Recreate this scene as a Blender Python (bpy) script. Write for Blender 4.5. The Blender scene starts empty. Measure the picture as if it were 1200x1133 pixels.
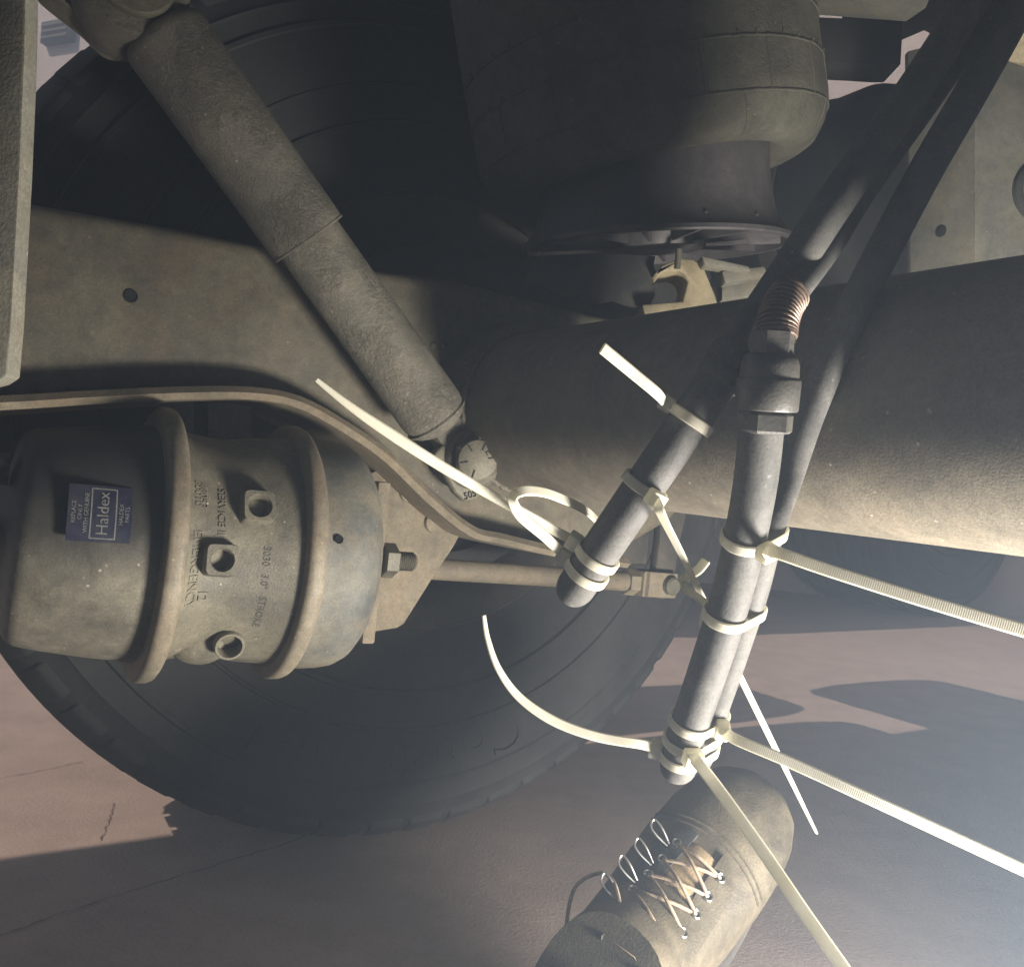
import bpy, bmesh, math, random
from mathutils import Vector, Matrix
random.seed(7)
V = Vector
rad = math.radians
scene = bpy.context.scene
COL = scene.collection

# ------------------------------------------------------------------ camera
FPX = 1039.2                     # focal length in pixels of a 1200 px wide picture
ROLL = rad(4.0)
CAM = V((0, 0, 0.398))
CR = V((math.cos(ROLL), 0, math.sin(ROLL)))
CU = V((-math.sin(ROLL), 0, math.cos(ROLL)))
CF = V((0, 1, 0))
cd = bpy.data.cameras.new("camera")
cd.sensor_fit = 'HORIZONTAL'
cd.angle = 2 * math.atan(600 / FPX)
cd.clip_start = 0.01
cd.clip_end = 400
cam = bpy.data.objects.new("camera", cd)
COL.objects.link(cam)
cam.matrix_world = Matrix((
    (CR.x, CU.x, -CF.x, CAM.x), (CR.y, CU.y, -CF.y, CAM.y), (CR.z, CU.z, -CF.z, CAM.z), (0, 0, 0, 1)))
scene.camera = cam

# vehicle frame: N runs along the axle towards the viewer, L along the vehicle
A = rad(31.5)
N = V((math.sin(A), -math.cos(A), 0))
L = V((math.cos(A), math.sin(A), 0))
Z = V((0, 0, 1))

# ------------------------------------------------------------------ light
EL = rad(50)
to_sun = (-L * 0.99 - N * 0.03).normalized() * math.cos(EL) + Z * math.sin(EL)
world = bpy.data.worlds.new("World")
scene.world = world
world.use_nodes = True
wt = world.node_tree
bg = wt.nodes["Background"]
sky = wt.nodes.new("ShaderNodeTexSky")
sky.sky_type = 'NISHITA'
sky.sun_disc = False
sky.sun_elevation = EL
sky.sun_rotation = math.atan2(to_sun.x, to_sun.y)
sky.dust_density = 2.0
wt.links.new(sky.outputs[0], bg.inputs[0])
bg.inputs[1].default_value = 0.05
sd = bpy.data.lights.new("sun", 'SUN')
sd.energy = 5.0
sd.angle = rad(0.5)
sd.color = (1.0, 0.84, 0.70)
so = bpy.data.objects.new("sun", sd)
COL.objects.link(so)
so.rotation_euler = (-to_sun).to_track_quat('-Z', 'Y').to_euler()
# the work torch lying on the ground just below the picture, the lit lamp of the photograph
ld = bpy.data.lights.new("torch_light", 'SPOT')
ld.spot_size = rad(160)
ld.spot_blend = 0.55
ld.energy = 42.0
ld.color = (1.0, 0.935, 0.83)
ld.shadow_soft_size = 0.075
lo = bpy.data.objects.new("torch_light", ld)
COL.objects.link(lo)
LAMP = V((0.40, 0.305, 0.075))
lo.location = LAMP
lo.rotation_euler = (V((0.03, 0.70, 0.62)) - LAMP).to_track_quat('-Z', 'Y').to_euler()

scene.view_settings.view_transform = 'Standard'
scene.view_settings.look = 'None'
scene.view_settings.exposure = 0.28
scene.view_settings.gamma = 1.0
scene.cycles.max_bounces = 8
scene.cycles.volume_bounces = 0

# ------------------------------------------------------------------ placing
def P(px, py, d):
    return CAM + CF * d + CR * ((px - 600) / FPX * d) + CU * ((566.5 - py) / FPX * d)

def ray(px, py):
    return CF + CR * ((px - 600) / FPX) + CU * ((566.5 - py) / FPX)

HUB = P(517, 481, 0.95)
HUB.z = 0.468
def sval(p): return (p - HUB).dot(N)
def S(px, py, s):
    """where the sight line meets the vertical plane s metres inboard of the tyre wall"""
    r = ray(px, py)
    t = (s - sval(CAM)) / r.dot(N)
    return CAM + r * t
def depth(p): return (p - CAM).dot(CF)
def mpp(p): return depth(p) / FPX
def H(px, py, z=0.0):
    r = ray(px, py)
    return CAM + r * ((z - CAM.z) / r.z)
def veh(l, s, z): return V((HUB.x, HUB.y, 0)) + L * l + N * s + Z * z

# ------------------------------------------------------------------ objects
def thing(name, label, cat, loc, group=None):
    o = bpy.data.objects.new(name, None)
    COL.objects.link(o)
    o.location = loc
    o.empty_display_size = 0.05
    o['label'] = label
    o['category'] = cat
    if group: o['group'] = group
    return o

def tag(o, label, cat, group=None):
    o['label'] = label; o['category'] = cat
    if group: o['group'] = group
    return o

def origin_of(o):
    v = V((0, 0, 0))
    while o is not None:
        v += o.location; o = o.parent
    return v

def obj(name, bm, mat, parent=None, smooth=40, origin=None):
    """link a bmesh given in world coordinates as one mesh object"""
    base = origin_of(parent) if parent is not None else V((0, 0, 0))
    loc = V((0, 0, 0))
    if parent is None and origin is not None: loc = origin
    bmesh.ops.translate(bm, verts=bm.verts, vec=-(base + loc))
    bmesh.ops.recalc_face_normals(bm, faces=bm.faces)
    me = bpy.data.meshes.new(name)
    bm.to_mesh(me); bm.free()
    if smooth:
        me.polygons.foreach_set('use_smooth', [True] * len(me.polygons))
        me.set_sharp_from_angle(angle=rad(smooth))
    if mat: me.materials.append(mat)
    o = bpy.data.objects.new(name, me)
    COL.objects.link(o)
    o.location = loc
    if parent is not None: o.parent = parent
    return o

def loft(bm, rings, closed=True, cap=True, uv=None):
    vs = [[bm.verts.new(p) for p in r] for r in rings]
    n = len(rings[0])
    for a, b in zip(vs, vs[1:]):
        for i in range(n if closed else n - 1):
            j = (i + 1) % n
            try: bm.faces.new((a[i], a[j], b[j], b[i]))
            except ValueError: pass
    if cap and closed:
        for r in (vs[0], vs[-1]):
            try: bm.faces.new(r)
            except ValueError: pass
    return vs

def frame(d, hint=None):
    d = d.normalized()
    h = hint if hint is not None else (Z if abs(d.z) < 0.9 else V((1, 0, 0)))
    a = (h - d * h.dot(d)).normalized()
    return a, d.cross(a).normalized()

def lathe(bm, c, d, prof, seg=96, cap=True, closed_prof=False, hint=None):
    """prof: (distance along d from c, radius)"""
    d = d.normalized(); a, b = frame(d, hint)
    rings = []
    for t, r in prof:
        r = max(r, 1e-5)
        rings.append([c + d * t + (a * math.cos(2 * math.pi * i / seg) + b * math.sin(2 * math.pi * i / seg)) * r for i in range(seg)])
    if closed_prof: rings.append(rings[0])
    loft(bm, rings, cap=cap and not closed_prof)
    if closed_prof: bmesh.ops.remove_doubles(bm, verts=bm.verts, dist=1e-6)

def spline(pts, n=8, cyc=False):
    """Catmull-Rom through the points"""
    out = []
    m = len(pts)
    for i in range(m if cyc else m - 1):
        if cyc: p0, p1, p2, p3 = pts[i - 1], pts[i], pts[(i + 1) % m], pts[(i + 2) % m]
        else: p0, p1, p2, p3 = pts[max(i - 1, 0)], pts[i], pts[i + 1], pts[min(i + 2, m - 1)]
        for k in range(n):
            t = k / n
            out.append(0.5 * ((2 * p1) + (p2 - p0) * t + (2 * p0 - 5 * p1 + 4 * p2 - p3) * t * t + (3 * p1 - p0 - 3 * p2 + p3) * t ** 3))
    if not cyc: out.append(pts[-1].copy())
    return out

def tangents(path, cyc=False):
    n = len(path); ts = []
    for i in range(n):
        if cyc: t = path[(i + 1) % n] - path[i - 1]
        else: t = path[min(i + 1, n - 1)] - path[max(i - 1, 0)]
        ts.append(t.normalized())
    return ts

def tube(bm, path, r, seg=20, cap=True, round_end=None):
    ts = tangents(path)
    a, b = frame(ts[0])
    rings = []
    for i, (p, t) in enumerate(zip(path, ts)):
        a = (a - t * a.dot(t)).normalized(); b = t.cross(a)
        rr = r(i / (len(path) - 1)) if callable(r) else r
        rings.append([p + (a * math.cos(2 * math.pi * k / seg) + b * math.sin(2 * math.pi * k / seg)) * rr for k in range(seg)])
    if round_end:
        p, t = path[-1], ts[-1]; rr = r(1) if callable(r) else r
        for k in range(1, 7):
            q = k / 6 * math.pi / 2
            rings.append([p + t * math.sin(q) * round_end + (a * math.cos(2 * math.pi * j / seg) + b * math.sin(2 * math.pi * j / seg)) * max(rr * (1 - (1 - math.cos(q)) * 0.75), 1e-4) for j in range(seg)])
    loft(bm, rings, cap=cap)

def bevel(bm, w, seg=2, ang=30):
    bm.normal_update()
    es = [e for e in bm.edges if len(e.link_faces) == 2 and e.calc_face_angle(0) > rad(ang)]
    if es: bmesh.ops.bevel(bm, geom=es, offset=w, segments=seg, profile=0.5, affect='EDGES', clamp_overlap=True)

def prism(bm, pts, off, bev=0.0, seg=2):
    b2 = bmesh.new()
    lo_ = [b2.verts.new(p) for p in pts]; hi = [b2.verts.new(p + off) for p in pts]
    n = len(pts)
    b2.faces.new(lo_); b2.faces.new(hi[::-1])
    for i in range(n): b2.faces.new((lo_[i], hi[i], hi[(i + 1) % n], lo_[(i + 1) % n]))
    bmesh.ops.recalc_face_normals(b2, faces=b2.faces)
    if bev: bevel(b2, bev, seg)
    join(bm, b2)

def join(bm, b2):
    me = bpy.data.meshes.new("tmp"); b2.to_mesh(me); b2.free()
    bm.from_mesh(me); bpy.data.meshes.remove(me)

def box(bm, c, x, y, z, bev=0.0):
    """x, y, z: half-extent vectors"""
    pts = [c - x - y - z, c + x - y - z, c + x + y - z, c - x + y - z]
    prism(bm, pts, z * 2, bev)

def ribbon(bm, path, wdir, width, thick, cyc=False, smoothw=True):
    """flat strap along path; wdir: vector or list giving the width direction; width: number or function"""
    n = len(path); ts = tangents(path, cyc); rings = []; us = [0.0]
    for i in range(1, n): us.append(us[-1] + (path[i] - path[i - 1]).length)
    for i in range(n):
        t = ts[i]
        w = wdir[i] if isinstance(wdir, list) else wdir
        w = (w - t * w.dot(t)).normalized(); m = t.cross(w).normalized()
        ww = (width(i / (n - 1)) if callable(width) else width) / 2; h = thick / 2; e = min(ww * 0.25, h)
        p = path[i]
        rings.append([p - w * ww - m * (h - e), p - w * (ww - e) - m * h, p + w * (ww - e) - m * h, p + w * ww - m * (h - e),
                      p + w * ww + m * (h - e), p + w * (ww - e) + m * h, p - w * (ww - e) + m * h, p - w * ww + m * (h - e)])
    if cyc: rings.append(rings[0])
    k0 = len(bm.faces)
    uvl = bm.loops.layers.uv.verify()
    vs = loft(bm, rings, cap=not cyc)
    us2 = us + [us[-1] + (path[-1] - path[0]).length] if cyc else us
    look = {}
    for i, r in enumerate(vs):
        for k, v in enumerate(r): look[v] = (us2[min(i, len(us2) - 1)], k / 8)
    for f in bm.faces:
        for lp in f.loops:
            if lp.vert in look: lp[uvl].uv = look[lp.vert]
    if cyc: bmesh.ops.remove_doubles(bm, verts=bm.verts, dist=1e-7)

def text_bm(body, size, extrude=0.0, mapper=None, align='CENTER', spacing=1.0, sub=True):
    cu = bpy.data.curves.new("lettering", 'FONT')
    cu.body = body; cu.size = size; cu.extrude = extrude; cu.align_x = align; cu.align_y = 'CENTER'
    cu.space_character = spacing; cu.resolution_u = 3
    o = bpy.data.objects.new("lettering", cu); COL.objects.link(o)
    dg = bpy.context.evaluated_depsgraph_get(); dg.update()
    me = bpy.data.meshes.new_from_object(o.evaluated_get(dg))
    bpy.data.objects.remove(o); bpy.data.curves.remove(cu)
    bm = bmesh.new(); bm.from_mesh(me); bpy.data.meshes.remove(me)
    if mapper:
        for v in bm.verts: v.co = mapper(v.co)
    return bm

# ------------------------------------------------------------------ materials
def nodes_of(name):
    m = bpy.data.materials.new(name); m.use_nodes = True
    nt = m.node_tree; b = nt.nodes["Principled BSDF"]
    return m, nt, b

def noise(nt, vec, scale, detail=4, rough=0.55, dist=0.0):
    n = nt.nodes.new("ShaderNodeTexNoise"); n.inputs["Scale"].default_value = scale
    n.inputs["Detail"].default_value = detail; n.inputs["Roughness"].default_value = rough
    n.inputs["Distortion"].default_value = dist
    nt.links.new(vec, n.inputs["Vector"]); return n.outputs["Fac"]

def ramp(nt, fac, a, b, ca=(0, 0, 0, 1), cb=(1, 1, 1, 1)):
    r = nt.nodes.new("ShaderNodeValToRGB"); r.color_ramp.elements[0].position = a; r.color_ramp.elements[1].position = b
    r.color_ramp.elements[0].color = ca; r.color_ramp.elements[1].color = cb
    nt.links.new(fac, r.inputs[0]); return r.outputs[0]

def mix(nt, fac, c1, c2, mode='MIX'):
    m = nt.nodes.new("ShaderNodeMix"); m.data_type = 'RGBA'; m.blend_type = mode
    for s, v in ((0, fac), (6, c1), (7, c2)):
        if hasattr(v, 'default_value') or hasattr(v, 'is_output'): nt.links.new(v, m.inputs[s])
        else: m.inputs[s].default_value = v if not isinstance(v, tuple) or len(v) == 4 else (*v, 1)
    return m.outputs[2]

def dusty(name, base, dust, amount=0.5, rough=0.75, bump=0.25, fine=700, spots=0.35, metal=0.0, blotch=18, rust=None, spec=0.4, coarse=0.0):
    """paint or rubber under a film of road dust with bright specks and dark pits"""
    m, nt, b = nodes_of(name)
    tc = nt.nodes.new("ShaderNodeTexCoord").outputs["Object"]
    n1 = noise(nt, tc, blotch, 8, 0.62, 0.3)
    n2 = noise(nt, tc, fine, 3, 0.6)
    n3 = noise(nt, tc, 130, 6, 0.7)
    lo_, hi = 0.52 - amount * 0.45, 0.98 - amount * 0.30
    f = ramp(nt, n1, lo_, hi)
    c = mix(nt, f, (*base, 1), (*dust, 1))
    if rust:
        nr = noise(nt, tc, 26, 7, 0.7, 0.4)
        c = mix(nt, ramp(nt, nr, 0.46, 0.85), c, (*rust, 1))
    g = mix(nt, 0.5, ramp(nt, n2, 0.25, 0.75, (0.48, 0.48, 0.48, 1), (1.4, 1.4, 1.4, 1)), ramp(nt, n3, 0.3, 0.7, (0.6, 0.6, 0.6, 1), (1.3, 1.3, 1.3, 1)))
    c = mix(nt, 1.0, c, g, 'MULTIPLY')
    if spots:
        v = nt.nodes.new("ShaderNodeTexVoronoi"); v.inputs["Scale"].default_value = 120
        nt.links.new(tc, v.inputs["Vector"])
        msk = noise(nt, tc, 60, 2)
        sp = ramp(nt, v.outputs["Distance"], 0.05, 0.13, (1, 1, 1, 1), (0, 0, 0, 1))
        sp2 = mix(nt, 1.0, sp, ramp(nt, msk, 0.50, 0.62), 'MULTIPLY')
        sp3 = mix(nt, 1.0, sp2, (spots, spots, spots, 1), 'MULTIPLY')
        c = mix(nt, sp3, c, tuple(min(1, x * 2.2 + 0.05) for x in dust) + (1,))
    nt.links.new(c, b.inputs["Base Color"])
    b.inputs["Metallic"].default_value = metal
    b.inputs["Specular IOR Level"].default_value = spec
    rr = ramp(nt, n1, 0.3, 0.7, (rough - 0.12,) * 3 + (1,), (min(1, rough + 0.1),) * 3 + (1,))
    nt.links.new(rr, b.inputs["Roughness"])
    bp = nt.nodes.new("ShaderNodeBump"); bp.inputs["Strength"].default_value = bump; bp.inputs["Distance"].default_value = 0.0012
    hsum = nt.nodes.new("ShaderNodeMath"); hsum.operation = 'MULTIPLY_ADD'
    nt.links.new(n3, hsum.inputs[0]); hsum.inputs[1].default_value = 0.35; nt.links.new(n2, hsum.inputs[2])
    hgt = hsum.outputs[0]
    if coarse:
        vv = noise(nt, tc, 320, 5, 0.75)
        mk = ramp(nt, noise(nt, tc, 16, 4), 0.45, 0.6)
        ml = nt.nodes.new("ShaderNodeMath"); ml.operation = 'MULTIPLY'
        nt.links.new(ramp(nt, vv, 0.42, 0.6), ml.inputs[0]); nt.links.new(mk, ml.inputs[1])
        ad = nt.nodes.new("ShaderNodeMath"); ad.operation = 'MULTIPLY_ADD'
        nt.links.new(ml.outputs[0], ad.inputs[0]); ad.inputs[1].default_value = coarse; nt.links.new(hgt, ad.inputs[2])
        hgt = ad.outputs[0]
    nt.links.new(hgt, bp.inputs["Height"])
    nt.links.new(bp.outputs[0], b.inputs["Normal"])
    return m

def dust_and_shade(m, z0, z1, upper_shade):
    """road dust kept below a ragged limit, shade painted into the colour above"""
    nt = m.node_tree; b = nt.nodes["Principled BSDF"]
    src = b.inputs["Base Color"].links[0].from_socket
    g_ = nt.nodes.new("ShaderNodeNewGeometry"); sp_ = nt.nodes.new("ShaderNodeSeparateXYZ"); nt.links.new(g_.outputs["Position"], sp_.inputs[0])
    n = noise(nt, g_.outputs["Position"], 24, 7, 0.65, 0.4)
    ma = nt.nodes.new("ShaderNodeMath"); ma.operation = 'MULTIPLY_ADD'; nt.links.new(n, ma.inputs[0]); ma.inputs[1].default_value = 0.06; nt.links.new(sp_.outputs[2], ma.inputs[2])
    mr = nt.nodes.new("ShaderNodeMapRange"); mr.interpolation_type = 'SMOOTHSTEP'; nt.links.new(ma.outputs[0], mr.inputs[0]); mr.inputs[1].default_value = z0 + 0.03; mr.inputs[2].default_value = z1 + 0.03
    c = mix(nt, mr.outputs[0], src, (*upper_shade, 1)); nt.links.new(c, b.inputs["Base Color"])
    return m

def plain(name, col, rough=0.6, metal=0.0, spec=0.4, sss=0.0):
    m, nt, b = nodes_of(name)
    b.inputs["Base Color"].default_value = (*col, 1); b.inputs["Roughness"].default_value = rough
    b.inputs["Metallic"].default_value = metal; b.inputs["Specular IOR Level"].default_value = spec
    if sss:
        b.inputs["Subsurface Weight"].default_value = sss; b.inputs["Subsurface Radius"].default_value = (0.004, 0.004, 0.003)
    return m

DUST = (0.30, 0.265, 0.195)
M_axle = dusty("axle_paint", (0.070, 0.062, 0.048), (0.215, 0.185, 0.135), 0.7, bump=0.22, rust=(0.20, 0.16, 0.115), spots=0.6)
M_arm = dusty("arm_paint", (0.055, 0.052, 0.040), (0.20, 0.175, 0.12), 0.55, bump=0.25, rust=(0.15, 0.11, 0.07))
M_flange = dusty("flange_paint", (0.10, 0.085, 0.06), (0.30, 0.25, 0.175), 0.6, bump=0.4, rust=(0.20, 0.145, 0.09))
M_chamber = dusty("cast_housing", (0.068, 0.064, 0.052), (0.27, 0.24, 0.17), 0.5, rough=0.6, bump=0.3, spots=0.5)
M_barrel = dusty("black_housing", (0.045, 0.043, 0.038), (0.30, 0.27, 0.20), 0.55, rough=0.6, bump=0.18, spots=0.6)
dust_and_shade(M_barrel, 0.310, 0.375, (0.028, 0.027, 0.026))  # upper barrel darkened in its colour as shade, road dust left below
M_service = dusty("service_housing", (0.085, 0.092, 0.09), (0.26, 0.235, 0.175), 0.42, rough=0.62, bump=0.2, rust=(0.20, 0.15, 0.09))
M_ring = dusty("clamp_band", (0.11, 0.095, 0.072), (0.32, 0.275, 0.20), 0.55, rough=0.55, bump=0.18, rust=(0.24, 0.18, 0.115))
M_shock = dusty("shock_paint", (0.075, 0.072, 0.058), (0.24, 0.215, 0.165), 0.6, bump=0.6, spots=0.6, coarse=3.5)
M_rubber = dusty("bellows_rubber", (0.050, 0.048, 0.038), (0.145, 0.135, 0.10), 0.6, rough=0.85, bump=0.45, spots=0.5, coarse=2.4)
M_piston = dusty("piston_plastic", (0.050, 0.046, 0.048), (0.11, 0.10, 0.10), 0.4, rough=0.5, bump=0.08, spots=0.1)
M_hose = dusty("hose_rubber", (0.066, 0.064, 0.062), (0.165, 0.158, 0.145), 0.5, rough=0.76, bump=0.16, spots=0.35, blotch=40, spec=0.5)
M_brass = dusty("fitting_metal", (0.055, 0.053, 0.050), (0.15, 0.14, 0.12), 0.5, rough=0.5, bump=0.15, spots=0.1, spec=0.6)
M_spring = dusty("copper_guard", (0.13, 0.085, 0.065), (0.26, 0.20, 0.16), 0.5, rough=0.5, bump=0.05, spots=0, metal=0.5)
M_bolt = dusty("bolt_steel", (0.085, 0.08, 0.06), (0.20, 0.18, 0.13), 0.5, rough=0.55, bump=0.2, spots=0.15, metal=0.2)
M_tyre = dusty("tyre_rubber", (0.022, 0.022, 0.022), (0.062, 0.060, 0.056), 0.45, rough=0.85, bump=0.25, spots=0.2, blotch=9)
M_rim = dusty("rim_paint", (0.035, 0.033, 0.030), (0.13, 0.11, 0.085), 0.45, bump=0.25)
M_frame = dusty("frame_paint", (0.10, 0.10, 0.085), (0.22, 0.205, 0.16), 0.55, bump=0.2, rust=(0.17, 0.14, 0.09))
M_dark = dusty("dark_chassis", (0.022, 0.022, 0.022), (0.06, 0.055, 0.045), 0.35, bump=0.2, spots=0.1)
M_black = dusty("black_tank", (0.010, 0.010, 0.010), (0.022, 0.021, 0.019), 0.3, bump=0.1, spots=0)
M_seat = dusty("seat_paint", (0.20, 0.17, 0.105), (0.40, 0.33, 0.21), 0.6, bump=0.3, spots=0.1)
M_hole = plain("bore_shade", (0.012, 0.012, 0.012), 0.9)
M_ink = dusty("stamp_ink", (0.03, 0.03, 0.028), (0.14, 0.13, 0.105), 0.35, bump=0.05, spots=0, blotch=110)
M_white = dusty("label_print", (0.19, 0.19, 0.18), (0.08, 0.076, 0.068), 0.5, rough=0.6, bump=0.05, spots=0, blotch=90)
M_blue = dusty("label_blue", (0.010, 0.012, 0.032), (0.060, 0.058, 0.058), 0.42, rough=0.5, bump=0.05, spots=0.1)

def tie_material(name, ribbed):
    m, nt, b = nodes_of(name)
    tc = nt.nodes.new("ShaderNodeTexCoord")
    n = noise(nt, tc.outputs["Object"], 60, 5, 0.6)
    c = ramp(nt, n, 0.3, 0.7, (0.78, 0.74, 0.60, 1), (0.86, 0.84, 0.74, 1))
    b.inputs["Roughness"].default_value = 0.42
    if ribbed:
        w = nt.nodes.new("ShaderNodeTexWave"); w.bands_direction = 'X'; w.inputs["Scale"].default_value = 340
        nt.links.new(tc.outputs["UV"], w.inputs["Vector"])
        bp = nt.nodes.new("ShaderNodeBump"); bp.inputs["Strength"].default_value = 0.5; bp.inputs["Distance"].default_value = 0.0004
        nt.links.new(w.outputs["Fac"], bp.inputs["Height"]); nt.links.new(bp.outputs[0], b.inputs["Normal"])
        c = mix(nt, 1.0, c, ramp(nt, w.outputs["Fac"], 0.2, 0.7, (0.88, 0.87, 0.84, 1), (1, 1, 1, 1)), 'MULTIPLY')
    nt.links.new(c, b.inputs["Base Color"])
    tr = nt.nodes.new('ShaderNodeBsdfTranslucent'); nt.links.new(c, tr.inputs[0])
    ms = nt.nodes.new('ShaderNodeMixShader'); ms.inputs[0].default_value = 0.4
    nt.links.new(b.outputs[0], ms.inputs[1]); nt.links.new(tr.outputs[0], ms.inputs[2]); nt.links.new(ms.outputs[0], nt.nodes['Material Output'].inputs[0])
    return m
M_tie = tie_material("nylon", False)
M_tie_ribbed = tie_material("nylon_ribbed", True)

def ground_material():
    m, nt, b = nodes_of("pink_concrete")
    tc = nt.nodes.new("ShaderNodeTexCoord").outputs["Object"]
    n1 = noise(nt, tc, 1.3, 8, 0.6); n2 = noise(nt, tc, 14, 8, 0.65); n3 = noise(nt, tc, 260, 4, 0.7)
    c = ramp(nt, n1, 0.3, 0.7, (0.43, 0.330, 0.285, 1), (0.52, 0.405, 0.350, 1))
    c = mix(nt, 1.0, c, ramp(nt, n2, 0.25, 0.75, (0.80, 0.80, 0.80, 1), (1.12, 1.12, 1.12, 1)), 'MULTIPLY')
    c = mix(nt, 1.0, c, ramp(nt, n3, 0.25, 0.75, (0.85, 0.85, 0.85, 1), (1.1, 1.1, 1.1, 1)), 'MULTIPLY')
    nt.links.new(c, b.inputs["Base Color"]); b.inputs["Roughness"].default_value = 0.9
    b.inputs["Specular IOR Level"].default_value = 0.25
    bp = nt.nodes.new("ShaderNodeBump"); bp.inputs["Strength"].default_value = 0.35; bp.inputs["Distance"].default_value = 0.003
    ad = nt.nodes.new("ShaderNodeMath"); ad.operation = 'ADD'
    nt.links.new(n2, ad.inputs[0]); nt.links.new(n3, ad.inputs[1]); nt.links.new(ad.outputs[0], bp.inputs["Height"])
    nt.links.new(bp.outputs[0], b.inputs["Normal"])
    return m
M_ground = ground_material()

# ------------------------------------------------------------------ setting
bm = bmesh.new()
g = 38.0
for a in ((-g, -g), (g, -g), (g, g), (-g, g)): bm.verts.new((a[0], a[1], 0))
bm.faces.new(bm.verts)
o = obj("ground", bm, M_ground, smooth=0); o['kind'] = 'structure'

# cracks in the concrete: narrow filled grooves, two sheets just over the ground
M_crack = plain("crack_fill", (0.20, 0.165, 0.145), 0.95, spec=0.1)
def crack(pts, w):
    path = []
    for a, b in zip(pts, pts[1:]):
        for k in range(14): path.append(a.lerp(b, k / 14))
    bm = bmesh.new(); prev = None
    for i, p in enumerate(path):
        t = (path[min(i + 1, len(path) - 1)] - path[max(i - 1, 0)]).normalized(); q = Z.cross(t)
        p = p + q * random.uniform(-1, 1) * w * 1.6; ww = w * random.uniform(0.25, 1.0)
        cur = (bm.verts.new(p + q * ww + Z * 0.0012), bm.verts.new(p - q * ww + Z * 0.0012))
        if prev: bm.faces.new((prev[0], prev[1], cur[1], cur[0]))
        prev = cur
    o = obj("ground_crack", bm, M_crack, smooth=0); o['kind'] = 'structure'
crack([H(-60, 1118), H(110, 1058), H(250, 1015), H(330, 990), H(420, 960)], 0.0011)
crack([H(-40, 918), H(40, 905), H(100, 892)], 0.0009)
crack([H(118, 985), H(128, 962), H(134, 940)], 0.0008)

# far building
wn = (-L * 0.8 + N * 0.6).normalized(); wt_ = Z.cross(wn)
wc = V((0.6, 4.25, 0))
M_wall = dusty("pink_plaster", (0.74, 0.62, 0.57), (0.82, 0.70, 0.65), 0.5, bump=0.1, spots=0, blotch=2)
tw = thing("warehouse", "pale pink rendered warehouse wall in the sun far beyond the wheels", "building", wc)
bm = bmesh.new(); box(bm, wc - wn * 0.15 + Z * 1.99, wt_ * 6, wn * 0.15, Z * 2.0); obj("wall", bm, M_wall, tw, smooth=0)
bm = bmesh.new(); box(bm, wc - wn * 0.1 + Z * 4.06, wt_ * 6.1, wn * 0.3, Z * 0.06); obj("coping", bm, M_frame, tw, smooth=0)
def wall_point(px, py):
    r = ray(px, py); t = (wc - CAM).dot(wn) / r.dot(wn); return CAM + r * t
wp = wall_point(72, 40)
bm = bmesh.new(); box(bm, wp + wn * 0.02, wt_ * 0.13, wn * 0.03, Z * 0.07, 0.01); fr = obj("vent", bm, M_dark, tw)
for k in range(3):
    bm = bmesh.new(); box(bm, wp + wn * 0.055 + Z * (-0.04 + 0.04 * k), wt_ * 0.11, wn * 0.006, Z * 0.008); obj("louvre", bm, M_frame, fr)

# deck of the trailer overhead
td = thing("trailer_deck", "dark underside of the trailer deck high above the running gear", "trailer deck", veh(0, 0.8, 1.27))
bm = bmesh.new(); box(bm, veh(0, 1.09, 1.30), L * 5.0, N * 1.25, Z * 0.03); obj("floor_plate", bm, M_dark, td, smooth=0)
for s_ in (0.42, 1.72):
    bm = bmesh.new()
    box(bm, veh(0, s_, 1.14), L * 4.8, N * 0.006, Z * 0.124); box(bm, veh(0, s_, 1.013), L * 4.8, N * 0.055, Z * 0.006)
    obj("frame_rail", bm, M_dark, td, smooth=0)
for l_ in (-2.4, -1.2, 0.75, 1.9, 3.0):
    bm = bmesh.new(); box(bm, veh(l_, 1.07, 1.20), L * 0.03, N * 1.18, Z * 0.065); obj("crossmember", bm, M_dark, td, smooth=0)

# ------------------------------------------------------------------ wheels
def tyre_bm(c, lettering=False):
    prof = [(-0.045, 0.222), (-0.022, 0.226), (-0.012, 0.236), (-0.014, 0.246), (-0.006, 0.262), (-0.002, 0.285), (-0.0005, 0.296), (0.0035, 0.298), (0.0035, 0.302), (0.0, 0.304),
            (0.003, 0.325), (0.004, 0.335), (0.0065, 0.3365), (0.0065, 0.3385), (0.0045, 0.340), (0.003, 0.37), (-0.001, 0.395), (0.0008, 0.397), (0.0, 0.401), (-0.004, 0.403),
            (-0.008, 0.420), (-0.0075, 0.424), (-0.012, 0.428), (-0.016, 0.440), (-0.024, 0.452), (-0.040, 0.463)]
    w = 0.255
    grooves = []
    for k in range(4):
        t = -0.045 - (k + 0.5) * (w - 0.09) / 4
        grooves += [(t + 0.005, 0.468), (t + 0.004, 0.463), (t - 0.004, 0.463), (t - 0.005, 0.468)]
    full = prof + grooves + [(-w - t, r) for t, r in reversed(prof)]
    bm = bmesh.new(); lathe(bm, c, N, full, 160, closed_prof=True)
    return bm

def tyre_lugs(c):
    bm = bmesh.new()
    for k in range(58):
        th = 2 * math.pi * (k + 0.1 * random.random()) / 58
        for t0, sg in ((-0.016, 1), (-0.239, -1)):
            e = L * math.cos(th) + Z * math.sin(th); q = -L * math.sin(th) + Z * math.cos(th)
            p = c + N * t0 + e * 0.455
            box(bm, p - N * sg * 0.014 - e * 0.0062, q * 0.0200, (N * sg * 0.014 - e * 0.009), e * 0.009 , 0.004)
    return bm

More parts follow.
